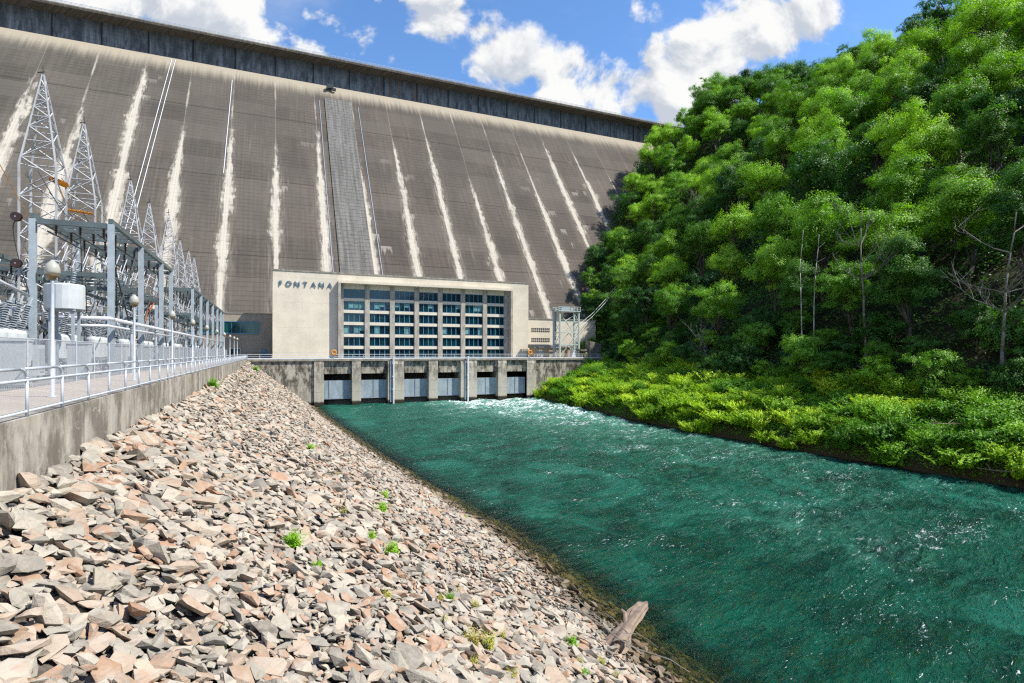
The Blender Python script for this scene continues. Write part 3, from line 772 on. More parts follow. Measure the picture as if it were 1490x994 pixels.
def insulator(m, a, b, r=.12, n=8, step=.14):
    a = Vector(a); b = Vector(b); L = (b-a).length; d = (b-a)/L
    m.rod(a, b, r*.42, 6)
    k = 0
    while (k+.8)*step < L:
        c = a+d*(k+.5)*step; m.rod(c-d*.03, c+d*.03, r, n, r*.55); k += 1
def gantry(y0, ys, label, X0=0., zt=9.1):
    xr, xl = -10.5+X0, -14.9+X0; zb = -1.5
    o = thing('bus_gantry', label, 'steel gantry', (-12.7+X0, y0, -1.5), 'steel bus gantries in the switchyard')
    for i, y in enumerate(ys):
        for x in (xr, xl):
            m = MB(); m.box(x-.18, x+.18, y-.18, y-.14, zb, zt-.01); m.box(x-.18, x+.18, y+.14, y+.18, zb, zt-.01); m.box(x-.03, x+.03, y-.139, y+.139, zb, zt-.01); m.box(x-.4, x+.4, y-.4, y+.4, zb-.1, zb+.06)
            m.build('column', 'steel_light', o)
        m = MB(); m.box(xl+.23, xr-.23, y-.14, y+.14, zt-.35, zt); m.build('cross_beam', 'steel_green', o)
        if i % 2 == 0 or True: MB().box(xl+.23, xr-.23, y-.12, y+.12, 5.3, 5.6).build('cross_beam', 'steel_green', o)
    for x in (xr, xl):
        MB().box(x-.13, x+.13, ys[0]-.2, ys[-1]+.2, zt, zt+.32).build('long_beam', 'steel_green', o)
    MB().box(xl-.11, xl+.11, ys[0]+.2, ys[-1]-.2, 5.0, 5.25).build('long_beam', 'steel_green', o)
    for i in range(len(ys)-1):
        a, b = ys[i], ys[i+1]; n = 5; m = MB()
        for k in range(1, n+1):
            y = a+(b-a)*k/(n+1); m.box(xl+.14, xr-.14, y-.1, y+.1, zt+.04, zt+.26)
        m.build('purlin', 'steel_green', o)
        br_ = [((xr-.3, a+.3, .5), (xr-.3, b-.3, 8.4)), ((xl, a+.3, 1.), (xl, b-.3, 8.6))]+([((xr-.36, b-.3, .5), (xr-.36, a+.3, 8.4))] if i % 2 == 0 else [])
        for p_, q_ in br_: MB().rod(p_, q_, .05, 4).build('brace', 'dark_metal', o)
        m = MB(); insulator(m, (0, 0, 0), (0, 0, -.8), .14)
        part(m, 'insulator', 'porcelain_brown', o, [(x, a+(b-a)*k/(n+1), zt+.04) for k in (1, 3, 5) for x in (-11.3+X0, -12.7+X0, -14.1+X0)])
        for x in (-11.3+X0, -12.7+X0, -14.1+X0): MB().rod((x, a, zt-.8), (x, b, zt-.8), .05, 6).build('busbar', 'dark_metal', o)
        for k in (1, 3, 5):
            y = a+(b-a)*k/(n+1); x = (-11.3, -12.7, -14.1)[k % 3]+X0; MB().rod((x, y, zt-.8), (x+.1, y+.2, 3.2), .035, 5).build('dropper', 'dark_metal', o)
        m = MB(); insulator(m, (0, 0, 0), (0, 0, .9), .12); sp_ = [(x, a+(b-a)*k/4, 5.62) for k in (1, 2, 3) for x in (-11.5+X0, -12.9+X0, -14.2+X0)]
        part(m, 'switch_insulator', 'porcelain_grey', o, sp_)
        m2 = MB(); m2.box(-.08, .08, -.7, .7, .88, .96); m2.rod((0, .6, .96), (.3, 1., 2.3), .035, 5); part(m2, 'switch_blade', 'alu_pipe', o, sp_)
        for k in (1, 2, 3):
            y = a+(b-a)*k/4; MB().box(xl+.15, xr-.15, y-.07, y+.07, 5.44, 5.6).build('switch_beam', 'steel_green', o)
    return o
gantry(60, [47.4, 57.1, 66.7, 72.6], 'green-grey steel bus gantry on pale columns, the nearer of two')
gantry(115, [91, 101.2, 110.8, 120.4, 130, 138.6, 145], 'green-grey steel bus gantry on pale columns, the farther of two near the annex')

gantry(70, [44, 53.5, 63, 72.5, 82], 'steel bus gantry behind the lattice towers, nearer of the back pair', -9.5, 7.6)
gantry(115, [94, 104, 114, 124, 134], 'steel bus gantry behind the lattice towers, farther of the back pair', -9.5, 7.6)
def breaker():
    o = thing('circuit_breaker', 'x', 'circuit breaker', (0, 0, 0), 'white oil circuit breakers behind the fence')
    m = MB()
    for sx in (-1, 1):
        for sy in (-1.5, 1.5): m.box(sx*.7-.08, sx*.7+.08, sy-.08, sy+.08, 0, .9)
    m.box(-.9, .9, -1.8, 1.8, .9, 1.05); m.build('frame', 'equip_grey', o)
    for y in (-1.2, 0, 1.2):
        t = MB().lathe([(.38, 1.05), (.50, 1.15), (.50, 2.5), (.44, 2.65), (.15, 2.75)], (0, y, 0), 16).build('tank', 'equip_white', o, False)
        for s in (-1, 1):
            m = MB(); insulator(m, (s*.2, y, 2.6), (s*.62, y, 4.1), .17, 10, .12); m.build('bushing', 'porcelain_grey', t)
            MB().rod((s*.62, y, 4.1), (s*.72, y, 4.45), .05, 6).build('terminal', 'alu_pipe', t)
    c = MB().box(.95, 1.5, -.45, .45, .3, 1.9).build('cabinet', 'equip_white', o); MB().box(1.51, 1.54, -.3, .3, .5, 1.7).build('door', 'equip_grey', c)
    return o
def transformer():
    o = thing('power_transformer', 'x', 'transformer', (0, 0, 0), 'grey transformers in the switchyard')
    MB().box(-1.1, 1.1, -1.6, 1.6, .25, 2.9).box(-1.3, 1.3, -1.75, 1.75, 0, .25).build('tank', 'equip_white', o)
    for s in (-1, 1):
        m = MB()
        for k in range(9): m.box(s*1.12 if s > 0 else -1.75, 1.75 if s > 0 else -1.12, -1.45+k*.34, -1.33+k*.34, .5, 2.6)
        m.build('radiator', 'equip_grey', o)
    MB().rod((.5, -1.5, 3.75), (.5, 1.5, 3.75), .32, 14).box(.4, .6, -1., -.9, 2.9, 3.5).box(.4, .6, .9, 1., 2.9, 3.5).build('conservator', 'equip_white', o)
    for y in (-1, 0, 1):
        m = MB(); insulator(m, (-.4, y, 2.9), (-.65, y*1.15, 4.6), .2, 10, .13); m.build('bushing', 'porcelain_brown', o)
        MB().rod((-.65, y*1.15, 4.6), (-.65, y*1.15, 4.95), .06, 6).build('terminal', 'alu_pipe', o)
    return o
def vtrans():
    o = thing('metering_tank', 'x', 'tank', (0, 0, 0), 'pale cylindrical tanks on stands')
    MB().box(-.7, .7, -.7, .7, 4.0, 4.1).build('stand', 'equip_grey', o)
    for sx, sy in ((-1, -1), (1, -1), (1, 1), (-1, 1)): MB().box(sx*.55-.07, sx*.55+.07, sy*.55-.07, sy*.55+.07, 0, 4.0).build('leg', 'equip_grey', o)
    MB().lathe([(.95, 4.1), (1.0, 4.14), (1.0, 5.55), (.95, 5.62), (.4, 5.7)], (0, 0, 0), 22).build('tank', 'equip_white', o, False)
    m = MB()
    for s in (-1, 1): insulator(m, (s*.4, 0, 5.6), (s*.5, 0, 6.5), .13)
    m.build('bushing', 'porcelain_grey', o)
    return o
def switchstand():
    o = thing('disconnect_stand', 'x', 'switch stand', (0, 0, 0), 'disconnect switch stands in the switchyard')
    for s in (-1.6, 1.6):
        m = MB(); m.box(-.09, .09, s-.09, s+.09, 0, 3.1); m.build('leg', 'steel_light', o)
    m = MB(); m.box(-.12, .12, -2.2, 2.2, 3.1, 3.3); m.box(-.8, -.68, -2.1, 2.1, 3.3, 3.4); m.box(.68, .8, -2.1, 2.1, 3.3, 3.4); m.rod((0, -1.6, .4), (0, 1.6, 3.), .04, 4); m.rod((0, 1.6, .4), (0, -1.6, 3.), .04, 4); m.build('beam', 'steel_green', o)
    for y in (-1.7, 0, 1.7):
        m = MB()
        for x in (-.74, .74): insulator(m, (x, y, 3.4), (x, y, 4.5), .13, 8, .12)
        q = m.build('insulator', 'porcelain_grey', o)
        MB().box(-.8, .8, y-.05, y+.05, 4.5, 4.57).rod((-.75, y, 4.55), (-.5, y, 5.1), .03, 5).build('blade', 'alu_pipe', q)
    return o
def cabinet():
    o = thing('control_cabinet', 'x', 'cabinet', (0, 0, 0), 'pale control cabinets behind the fence')
    c = MB().box(-.5, .5, -.4, .4, .1, 2.0).box(-.55, .55, -.45, .45, 2.0, 2.08).box(-.45, .45, -.35, .35, 0, .1).build('body', 'equip_white', o)
    d = MB().box(.505, .53, -.33, .33, .25, 1.85).build('door', 'equip_white', o); MB().box(.535, .56, .2, .25, .9, 1.15).build('handle', 'dark_metal', d)
    return o
PROT = dict(b=breaker(), t=transformer(), v=vtrans(), s=switchstand(), c=cabinet())
NM = dict(b='white circuit breaker with paired grey bushings', t='white finned transformer with brown bushings', v='pale cylindrical tank on a four legged stand', s='disconnect switch stand with grey insulators', c='pale control cabinet')
PL = [('v', -11.6, 41.8, 0)]
for y in (27, 36.5, 45, 53, 62, 71, 81, 92, 104, 116): PL.append(('b', -12.6, y, 0))
for y in (30, 41, 50, 59, 67, 77, 88, 99, 112, 124, 136): PL.append(('t', -19.5, y, 0))
for y in (28, 34, 40.5, 47, 55, 60, 65, 70, 78, 86, 96, 106, 118, 130): PL.append(('s', -16.3, y, 0))
for y in (33, 43, 54, 64, 76, 90, 108): PL.append(('s', -23.5, y, .3))
for y in (38, 49, 60, 75, 95): PL.append(('b', -27.5, y, 0))
for y in (24, 31, 40, 49, 58.5, 69, 79, 89): PL.append(('c', -10.4, y, 0))
cnt = {}
PL.sort(key=lambda t: t[2])
for k, x, y, r in PL:
    i = cnt.get((k, x), 0); cnt[(k, x)] = i+1
    o = PROT[k] if not cnt.get(k) else copy_tree(PROT[k]); cnt[k] = 1
    o.location = (x, y, -1.5); o.rotation_euler.z = r
    row = {-12.6: 'in the row just behind the fence', -10.4: 'against the fence', -11.6: 'beside the first gantry column', -13.9: 'beside the first gantry column', -16.3: 'beneath the lattice towers', -19.5: 'in the row behind the lattice towers', -23.5: 'in the back row', -27.5: 'at the very back of the yard'}[x]
    o['label'] = f'{NM[k]} {row}, {ORD[min(i,13)]}' if x not in (-11.6, -13.9) else f'{NM[k]} {row}'

def pipes():
    def bus(pts, r, label, posts):
        o = thing('tubular_bus', label, 'bus pipe', (pts[0][0], pts[0][1], -1.5), 'silver tubular bus runs')
        MB().path(pts, r, 10).build('tube', 'alu_pipe', o, True)
        for x, y, z in posts:
            m = MB(); m.rod((x, y, -1.5), (x, y, z-.75), .09, 8); m.build('post', 'galvanized', o)
            m = MB(); insulator(m, (x, y, z-.78), (x, y, z-.06), .14); m.build('insulator', 'porcelain_grey', o)
    bus([(-13.4, 44.3, 2.25), (-9.9, 44.3, 2.25), (-9.8, 44.8, 2.2), (-9.8, 138, 2.2)], .13, 'long silver bus pipe running beside the fence towards the annex', [(-9.8, 50+k*9.5, 2.2) for k in range(10)])
    bus([(-13.0, 44.0, 1.75), (-9.95, 44.0, 1.75), (-9.95, 80, 1.72)], .09, 'thinner silver bus pipe just below the long one', [(-13, 44., 1.75)])
    bus([(-10.2, 21.5, 3.3), (-12.2, 29., 4.3), (-13.2, 35.5, 4.0), (-13.4, 42, 3.4)], .085, 'silver bus pipe sloping down behind the nearest lamp post', [(-10.6, 23., 3.4)])
    bus([(-11.3, 22., 1.0), (-11.4, 31, 1.0), (-15, 31.4, 1.0)], .1, 'short silver bus pipe low behind the fence at the left edge', [(-11.3, 24., 1.), (-11.4, 30.5, 1.)])
    for i, (x, y) in enumerate(((-21, 40), (-21, 75), (-24.8, 50), (-30, 60))):
        bus([(x, y, 4.2), (x, y+30, 4.2)], .09, 'silver bus pipe over the back equipment, '+ORD[i], [(x, y+5, 4.2), (x, y+15, 4.2), (x, y+25, 4.2)])
    o = thing('strain_pole', 'pale square steel pole with suspended brown insulators at the left edge', 'pole', (-10.6, 20.9, -1.5))
    MB().box(-10.72, -10.5, 20.8, 21., -1.5, 6.3).build('shaft', 'steel_light', o)
    m = MB(); m.rod((-10.7, 20.9, 5.9), (-11.9, 26, 5.9), .04, 5); m.build('arm', 'alu_pipe', o)
    m = MB(); insulator(m, (-10.8, 21.5, 5.9), (-11.5, 24.6, 5.9), .17, 10, .2); m.build('insulator', 'dark_metal', o)
    # hanging disc insulators and wires near the first gantry
    for i, (x, y, z) in enumerate(((-14.9, 44.6, 8.6), (-14.9, 44.6, 5.65))):
        q = thing('disc_insulator', 'round brown disc insulator in front of the gantry column, the '+('upper' if i == 0 else 'lower')+' one', 'insulator', (x, y, z), 'brown disc insulators')
        MB().rod((x, y, z), (x-.1, y+2.4, z), .05, 6).build('arm', 'alu_pipe', q)
        m = MB()
        for k, r in enumerate((.28, .30, .28)): m.rod((x, y+k*.15, z), (x, y+k*.15+.1, z), r, 16, r*.5)
        m.build('disc', 'porcelain_brown', q)
    for i, (a, b) in enumerate((((-15.2, 51.8, 13.0), (-14.8, 54., 13.1)), ((-17.4, 46.5, 14.6), (-20., 46., 14.7)), ((-15., 61.5, 12.6), (-17., 61.5, 12.8)))):
        m = MB(); insulator(m, a, b, .22, 10, .26)
        m.rod(a, (a[0]+1.5, a[1]+4, 9.3), .025, 4)
        tag(m.build('strain_insulator', 'orange_insulator'), ('orange insulator string strung inside the nearest lattice tower', 'orange insulator string hanging in the air at the left edge', 'orange insulator string beside the second lattice tower')[i], 'insulator', 'orange strain insulators')
    for i, (a, b, s) in enumerate((((-16, 51.8, 13.5), (-13, 47.5, 9.4), .8), ((-16, 62, 13.), (-13, 57, 9.3), .8), ((-14.8, 44.9, 8.4), (-14.8, 44.9, 5.8), -.8), ((-14.8, 44.9, 5.5), (-13.4, 42, 3.5), .4), ((-16, 62, 12), (-16, 54, 12.5), .5), ((-12.7, 66, 8), (-16, 81, 13), .6))):
        a, b = Vector(a), Vector(b)
        m = MB(); m.path([a.lerp(b, t)+Vector((s*.4*math.sin(math.pi*t), 0, -s*math.sin(math.pi*t))) for t in np.linspace(0, 1, 9)], .03, 4)
        tag(m.build('jumper_cable', 'dark_metal'), ['dark cable drooping from the nearest lattice tower to the gantry', 'dark cable drooping from the second lattice tower to the gantry', 'dark cable looping between the two brown disc insulators', 'dark cable curving down from the lower brown disc insulator', 'dark cable strung between the two nearest lattice towers', 'dark cable rising from the gantry to the third lattice tower'][i], 'cable', 'dark jumper cables in the switchyard')
    TW = [(52.9, 20.9), (62.9, 20.9), (81.3, 20.9), (92.6, 20.9), (121, 20.9), (132.7, 20.9), (141.6, 20.9)]
    for i in range(len(TW)-1):
        for j, (dx, z0) in enumerate(((-1.1, 13.4), (1.1, 13.4), (0, 10.2))):
            a = Vector((-16+dx, TW[i][0], z0)); b = Vector((-16+dx, TW[i+1][0], z0)); L = (b-a).length
            m = MB(); m.path([a.lerp(b, t)-Vector((0, 0, L*.05*math.sin(math.pi*t))) for t in np.linspace(0, 1, 8)], .022, 4)
            tag(m.build('overhead_conductor', 'dark_metal'), f'thin dark conductor sagging between lattice towers, {ORD[i]} span, '+('inner side', 'river side', 'lower')[j], 'cable', 'overhead conductors between the towers')
    # orange painted struts
    for i, (a, b, r) in enumerate((((-13.5, 71, 1.5), (-11.5, 72.8, 7.2), .1), ((-13.2, 70, 1.), (-12.2, 72.2, 6.2), .08))):
        tag(MB().rod(a, b, r, 6).build('operating_rod', 'copper_rust'), ('thicker', 'thinner')[i]+' of two rust orange rods leaning inside the nearer gantry', 'rod', 'rust orange operating rods')
pipes()

# ------------------------------------------------------------------ riprap
def rock_proto(seed, npts=13):
    rs = np.random.default_rng(seed); bm = bmesh.new()
    dims = np.array([1., rs.uniform(.5, .9), rs.uniform(.18, .46)])*.5
    for k in range(npts):
        v = rs.normal(size=3); v /= np.abs(v).max()**.65*np.linalg.norm(v)**.35; v *= dims*rs.uniform(.82, 1.08)
        bm.verts.new(v)
    bmesh.ops.convex_hull(bm, input=bm.verts[:])
    for v in [v for v in bm.verts if not v.link_faces]: bm.verts.remove(v)
    bmesh.ops.triangulate(bm, faces=bm.faces[:])
    bm.verts.ensure_lookup_table()
    v = np.array([x.co[:] for x in bm.verts]); idx = {x: i for i, x in enumerate(bm.verts)}
    f = np.array([[idx[q] for q in t.verts] for t in bm.faces]); bm.free(); return v, f
def near_mesh(i, v, f):
    bm = bmesh.new(); vs = [bm.verts.new(q) for q in v]
    for t in f: bm.faces.new([vs[k] for k in t])
    bmesh.ops.dissolve_limit(bm, angle_limit=R(14), verts=bm.verts[:], edges=bm.edges[:])
    bmesh.ops.bevel(bm, geom=bm.edges[:], offset=.016, segments=1, affect='EDGES', profile=.5)
    bmesh.ops.triangulate(bm, faces=bm.faces[:])
    bmesh.ops.subdivide_edges(bm, edges=bm.edges[:], cuts=1, use_grid_fill=True)
    rs = np.random.default_rng(i+90)
    for q in bm.verts: q.co += Vector(rs.normal(size=3))*.006
    me = bpy.data.meshes.new('riprap_rock'); bm.to_mesh(me); bm.free(); me.materials.append(M['rock']); return me
def build_riprap():
    PR = [rock_proto(100+i, 11+i % 5) for i in range(26)]
    NMs = [near_mesh(i, *PR[i]) for i in range(26)]
    rows = []
    rs = np.random.default_rng(5)
    pts = []; size = []; lay = []
    for sp0, sp1, mean, sg, dz in ((.24, .33, -1.18, .26, -.01), (.30, .39, -1.02, .38, .09)):
        y = -2.5
        while y < 129.5:
            sp = sp0*.84 if y < 20 else sp0 if y < 50 else sp1
            for x in np.arange(-4.7, float(shoreL(y))+(3.6 if y < 45 else 2.), sp*.95):
                pts.append((x+rs.uniform(-.5, .5)*sp, y+rs.uniform(-.5, .5)*sp)); size.append(math.exp(rs.normal(mean, sg))); lay.append(dz)
            y += sp
    pts = np.array(pts); pts[:, 0] = np.maximum(pts[:, 0], -4.72); size = np.clip(size, .16, .82); lay = np.array(lay)
    n = len(pts)
    size[pts[:, 0] > shoreL(pts[:, 1])-2.5] *= .85
    # patches of larger and smaller stone
    size *= .8+.5*vnoise(pts[:, 0]*.25, pts[:, 1]*.18, 3)
    z = terrain(pts[:, 0], pts[:, 1])
    # slope normal frame
    allv = []; allf = []; base = 0; cand = []
    for i in range(n):
        k = rs.integers(0, 26); x, y = pts[i]
        a = math.atan2(8.9, 17.9)
        M3 = Matrix.Rotation(a, 3, 'Y') @ Matrix.Rotation(rs.normal(0, .27), 3, 'X') @ Matrix.Rotation(rs.normal(0, .27), 3, 'Y') @ Matrix.Rotation(rs.uniform(0, 6.28), 3, 'Z')
        s = float(size[i]); zz = float(z[i])+s*.10+lay[i]+rs.uniform(-.05, .10)
        px, py, d = proj(x, y, zz)
        if d < 3.5 and abs(px) > 1e5: continue
        vis = -30 < px < 1510 and py < 1010
        cand.append((d/s if vis else 1e9, k, x, y, zz, s, M3, d))
    cand.sort(key=lambda t: t[0])
    order = {}
    for j, (key, k, x, y, zz, s, M3, d) in enumerate(cand):
        if j < 300 and key < 1e8:
            o = bpy.data.objects.new('riprap_rock', NMs[k]); COL.objects.link(o)
            o.matrix_world = Matrix.Translation((x, y, zz)) @ (M3.to_4x4()) @ Matrix.Scale(s, 4)
            sz = 'large' if s > .9 else 'medium sized' if s > .7 else 'small'
            rv = rs.random(); tone = 'dark grey' if rv < .1 or rv > .97 else 'grey' if rv < .34 else 'pale grey' if rv < .6 else 'cream' if rv < .75 or rv > .92 else 'brownish' if rv < .84 else 'rust red'
            row = 'at the very bottom of the photo' if py > 900 else 'in the second band up' if py > 810 else 'farther up the bank'
            px, py, _ = proj(x, y, zz)
            wh = 'by the waterline' if x > 11 else 'below the retaining wall' if x < -1.5 else 'on the middle slope'
            tag(o, f'{sz} {tone} rock {wh} {row}', 'rock', 'riprap rocks nearest the camera')
            o.color = (rv, 0, 0, 1)
        else:
            v, f = PR[k]; m3 = np.array(M3)*s
            allv.append(v @ m3.T+np.array([x, y, zz])); allf.append(f+base); base += len(v)
    o = npmesh('riprap', np.concatenate(allv), np.concatenate(allf), 'rock'); o.color = (0, 1, 0, 1); print('ROCKS', len(cand))
    tag(o, 'slope of countless angular grey and rust coloured rocks between wall and river', 'riprap', kind='stuff')
build_riprap()

# ------------------------------------------------------------------ vegetation
def leaves(c, nrm, size, rs, asp=.55):
    """diamond leaves at points c facing nrm"""
    n = len(c); t = rs.normal(size=(n, 3)); t -= (t*nrm).sum(1)[:, None]*nrm; t /= np.linalg.norm(t, axis=1)[:, None]+1e-9
    b = np.cross(nrm, t); s = (size*rs.uniform(.7, 1.3, n))[:, None]
    v = np.stack([c-t*s*.5, c+b*s*asp*.5+nrm*s*.06, c+t*s*.5, c-b*s*asp*.5+nrm*s*.06], 1).reshape(-1, 3)
    f = np.arange(4*n).reshape(n, 4); return v, f
def crown(seed, rx, h, zc, nl, leaf, nlump=22, lr=(.26, .42), sparse=0.):
    rs = np.random.default_rng(seed); L = []
    for k in range(nlump):
        d = rs.normal(size=3); d /= np.linalg.norm(d); d[2] = d[2]*.9+.12
        rr = rs.uniform(.45, .95); r = rs.uniform(*lr)*rx
        L.append((np.array([d[0]*rx*rr*.85, d[1]*rx*rr*.85, zc+d[2]*h*.5*rr]), r))
    L.append((np.array([0, 0, zc]), rx*.5))
    w = np.array([r**2 for _, r in L]); w /= w.sum(); cs = []; ns = []
    for (c, r), q in zip(L, w):
        n = int(nl*q); c = c+rs.normal(size=3)*.5; d = rs.normal(size=(n, 3)); d /= np.linalg.norm(d, axis=1)[:, None]
        # small sprays make the clump outline ragged
        ns_ = max(6, n//26); sd = rs.normal(size=(ns_, 3)); sd /= np.linalg.norm(sd, axis=1)[:, None]; sd[:, 2] = np.abs(sd[:, 2])*.8+sd[:, 2]*.2
        pick = rs.integers(0, ns_, n); rad = r*rs.uniform(.45, 1.35, ns_)[pick]
        p = c+(sd[pick]*rad[:, None])*np.array([1, 1, .8])+rs.normal(size=(n, 3))*r*.17
        nn = d*.45+sd[pick]*.85+np.array([0, 0, .45]); nn /= np.linalg.norm(nn, axis=1)[:, None]; cs.append(p); ns.append(nn)
    return leaves(np.concatenate(cs), np.concatenate(ns), leaf, rs), L
def tree_proto(kind, seed, rx, h, zc, nl, leaf, mat, bark, **kw):
    o = thing(kind, 'x', 'tree', (0, 0, 0))
    (v, f), L = crown(seed, rx, h, zc, nl, leaf, **kw)
    npmesh('crown', v, f, mat, o)
    rs = random.Random(seed); m = MB(); top = zc+h*.25
    pts = [Vector((rs.uniform(-.3, .3)*t, rs.uniform(-.3, .3)*t, -1.5+(top+1.5)*t/6)) for t in range(7)]
    m.path(pts, .34, 7, .10)
    for c, r in L[:-1:2]:
        k = rs.randint(2, 5); a = pts[k]; b = Vector(c); mid = a.lerp(b, .5)+Vector((0, 0, rs.uniform(.2, .9)))
        m.path([a, mid, b], .12, 5, .035)
    m.build('trunk', bark, o, True, off=Vector((0, 0, 0)))
    return o
TP = []   # (proto, tone word, height)
specs = [('broadleaf_tree', 1, 6.4, 9.5, 11.0, 22000, .29, 'leaf_bright', 'bright yellow-green'),
         ('broadleaf_tree', 2, 5.6, 11.0, 11.5, 20000, .28, 'leaf_mid', 'mid green'),
         ('broadleaf_tree', 3, 6.8, 9.0, 10.5, 20000, .31, 'leaf_mid', 'mid green'),
         ('broadleaf_tree', 4, 6.0, 10.0, 10.5, 21000, .28, 'leaf_bright', 'bright yellow-green'),
         ('broadleaf_tree', 5, 4.8, 13.5, 12.0, 19000, .28, 'leaf_dark', 'dark green'),
         ('broadleaf_tree', 6, 6.2, 10.0, 10.5, 19000, .30, 'leaf_dark', 'dark green')]
for kind, sd, rx, h, zc, nl, lf, mat, tone in specs:
    TP.append((tree_proto(kind, sd, rx, h, zc, nl, lf, mat, 'bark', nlump=30+sd*3, lr=(.13, .34)), tone))
near = []
for kind, sd, rx, h, zc, nl, lf, mat, tone in [('broadleaf_tree', 11, 5.6, 11., 9.5, 26000, .27, 'leaf_mid', 'mid green'), ('broadleaf_tree', 12, 5.2, 12., 10., 26000, .27, 'leaf_dark', 'dark green'), ('broadleaf_tree', 13, 6., 10.5, 9.5, 28000, .27, 'leaf_bright', 'bright yellow-green')]:
    near.append((tree_proto(kind, sd, rx, h, zc, nl, lf, mat, 'bark', nlump=30, lr=(.22, .36)), tone))
small = [(tree_proto('understory_tree', 21, 3.2, 5.0, 3.6, 11000, .24, 'leaf_dark', 'bark', nlump=16), 'dark green'),
         (tree_proto('understory_tree', 22, 3.0, 5.6, 3.9, 11000, .24, 'leaf_mid', 'bark', nlump=16), 'mid green'),
         (tree_proto('understory_tree', 23, 2.8, 4.6, 3.4, 9000, .26, 'leaf_bright', 'bark', nlump=14), 'bright green')]
used = set()
def place(proto, x, y, z, s, rot, label, group, sx=1., sz=1.):
    o = proto if proto.name not in used else copy_tree(proto)
    used.add(proto.name)
    o.location = (x, y, z); o.rotation_euler = (random.uniform(-.06, .06), random.uniform(-.06, .06), rot); o.scale = (s*sx, s*sx, s*sz)
    o['label'] = label; o['group'] = group; return o
def zone(x, y, z, px):
    g = 'beside the dam face' if y > 185 and x < 190 else 'high on the ridge skyline' if z > ridgeZ(y)-14 else 'on the upper hillside' if z > 70 else 'on the middle hillside' if z > 28 else 'low above the riverbank'
    side = ' nearest the powerhouse' if px < 960 else ' left of centre' if px < 1100 else ' in the forest centre' if px < 1260 else ' at the right edge'
    return g+side
def build_forest():
    rs = np.random.default_rng(3); P = []
    tries = 0
    while tries < 30000:
        tries += 1
        x = rs.uniform(72, 262); y = rs.uniform(-5, 256)
        if x < footX(y)+(6.5 if y < 115 else 3.): continue
        px, py, d = proj(x, y, 0)
        z = float(terrain(x, y))
        if px > 1640 or px < 780 or d < 20: continue
        if y > 246 and x < 215: continue
        ex, ey, _ = proj(x-4.5, y, z+11)
        if ex < np.interp(ey, [120, 183, 205, 300, 420, 500], [1030, 985, 945, 884, 838, 838]): continue
        rmin = 7.9 if x < footX(y)+30 else 9.0 if px < 1500 else 11.5
        if x > 232: rmin = 15
        if any((x-a)**2+(y-b)**2 < rmin**2 for a, b, *_ in P): continue
        P.append((x, y, z, px, d))
    for x, y, z, px, d in P:
        g = rs.random(); foot = x-footX(y)
        tallf = rs.uniform(.82, 1.12)
        if d < 112 and foot < 34:
            pr, tone = near[0 if g < .42 else 1 if g < .78 else 2]
        else:
            upper = z > 30
            w = (.16, .12, .14, .14, .22, .22) if z > ridgeZ(y)-16 else (.34, .14, .12, .24, .06, .10) if upper else (.16, .2, .2, .14, .15, .15)
            k = rs.choice(6, p=np.array(w)/sum(w)); pr, tone = TP[k]
        s = tallf*(1.13 if foot > 30 else 1.0 if foot > 12 else .86)
        if y > 195 and x < 150: s *= .85
        place(pr, x, y, z-.4, s, rs.uniform(0, 6.28), f'{tone} broadleaf tree {zone(x, y, z, px)}', 'broadleaf trees on the steep hillside', 1., rs.uniform(.9, 1.15))
    n = 0
    for k in range(4000):
        y = rs.uniform(22, 150); x = footX(y)+rs.uniform(-1.5, 7.)*(1 if y < 110 else 1.6)
        px, py, d = proj(x, y, 0)
        if px > 1600: continue
        if any((x-a)**2+(y-b)**2 < 3.6**2 for a, b in SM): continue
        SM.append((x, y))
        pr, tone = small[rs.choice(3, p=(.55, .33, .12))]
        place(pr, x, y, float(terrain(x, y))-.3, rs.uniform(.6, 1.05), rs.uniform(0, 6.28), f'{tone} small understory tree at the forest edge'+(' near the deck' if y > 100 else ' above the shrub bank' if y > 55 else ' at the right edge of the photo'), 'understory trees at the forest edge', 1., rs.uniform(.85, 1.2))
    print('TREES', len(P), 'small', len(SM))
SM = []
build_forest()

def undergrowth():
    rs = np.random.default_rng(77); n = 210000
    y = rs.uniform(5, 256, n); fx = footX(y); x = fx+rs.beta(1., 2.0, n)*170-1
    # bush-like clumps
    cell = 3.4; cx = np.floor(x/cell); cy = np.floor(y/cell)
    hh = (_h(cx, cy, 3)*2.6+.3)*(1+1.2*sstep(8, 30, x-fx))
    d = np.hypot(x-(cx+.5)*cell, y-(cy+.5)*cell)/(cell*.75)
    zt = terrain(x, y)+hh*np.sqrt(np.clip(1-d*d, .05, 1))*rs.uniform(.2, 1., n)
    px = 745+809*(x*CS-y*SN)/(x*SN+y*CS)
    k = (px < 1650) & (px > 760) & ~((y > 247) & (x < 212))
    c = np.stack([x, y, zt], 1)[k]
    nn = rs.normal(size=c.shape)*.6+np.array([-.35, -.2, .8]); nn /= np.linalg.norm(nn, axis=1)[:, None]
    dist = np.hypot(c[:, 0], c[:, 1]); sz = np.clip(dist/260, .26, .8)
    v, f = leaves(c, nn, sz, rs, .7)
    tag(npmesh('undergrowth', v, f, 'leaf_dark'), 'dark leafy undergrowth covering the hillside beneath the trees', 'undergrowth', kind='stuff')
undergrowth()

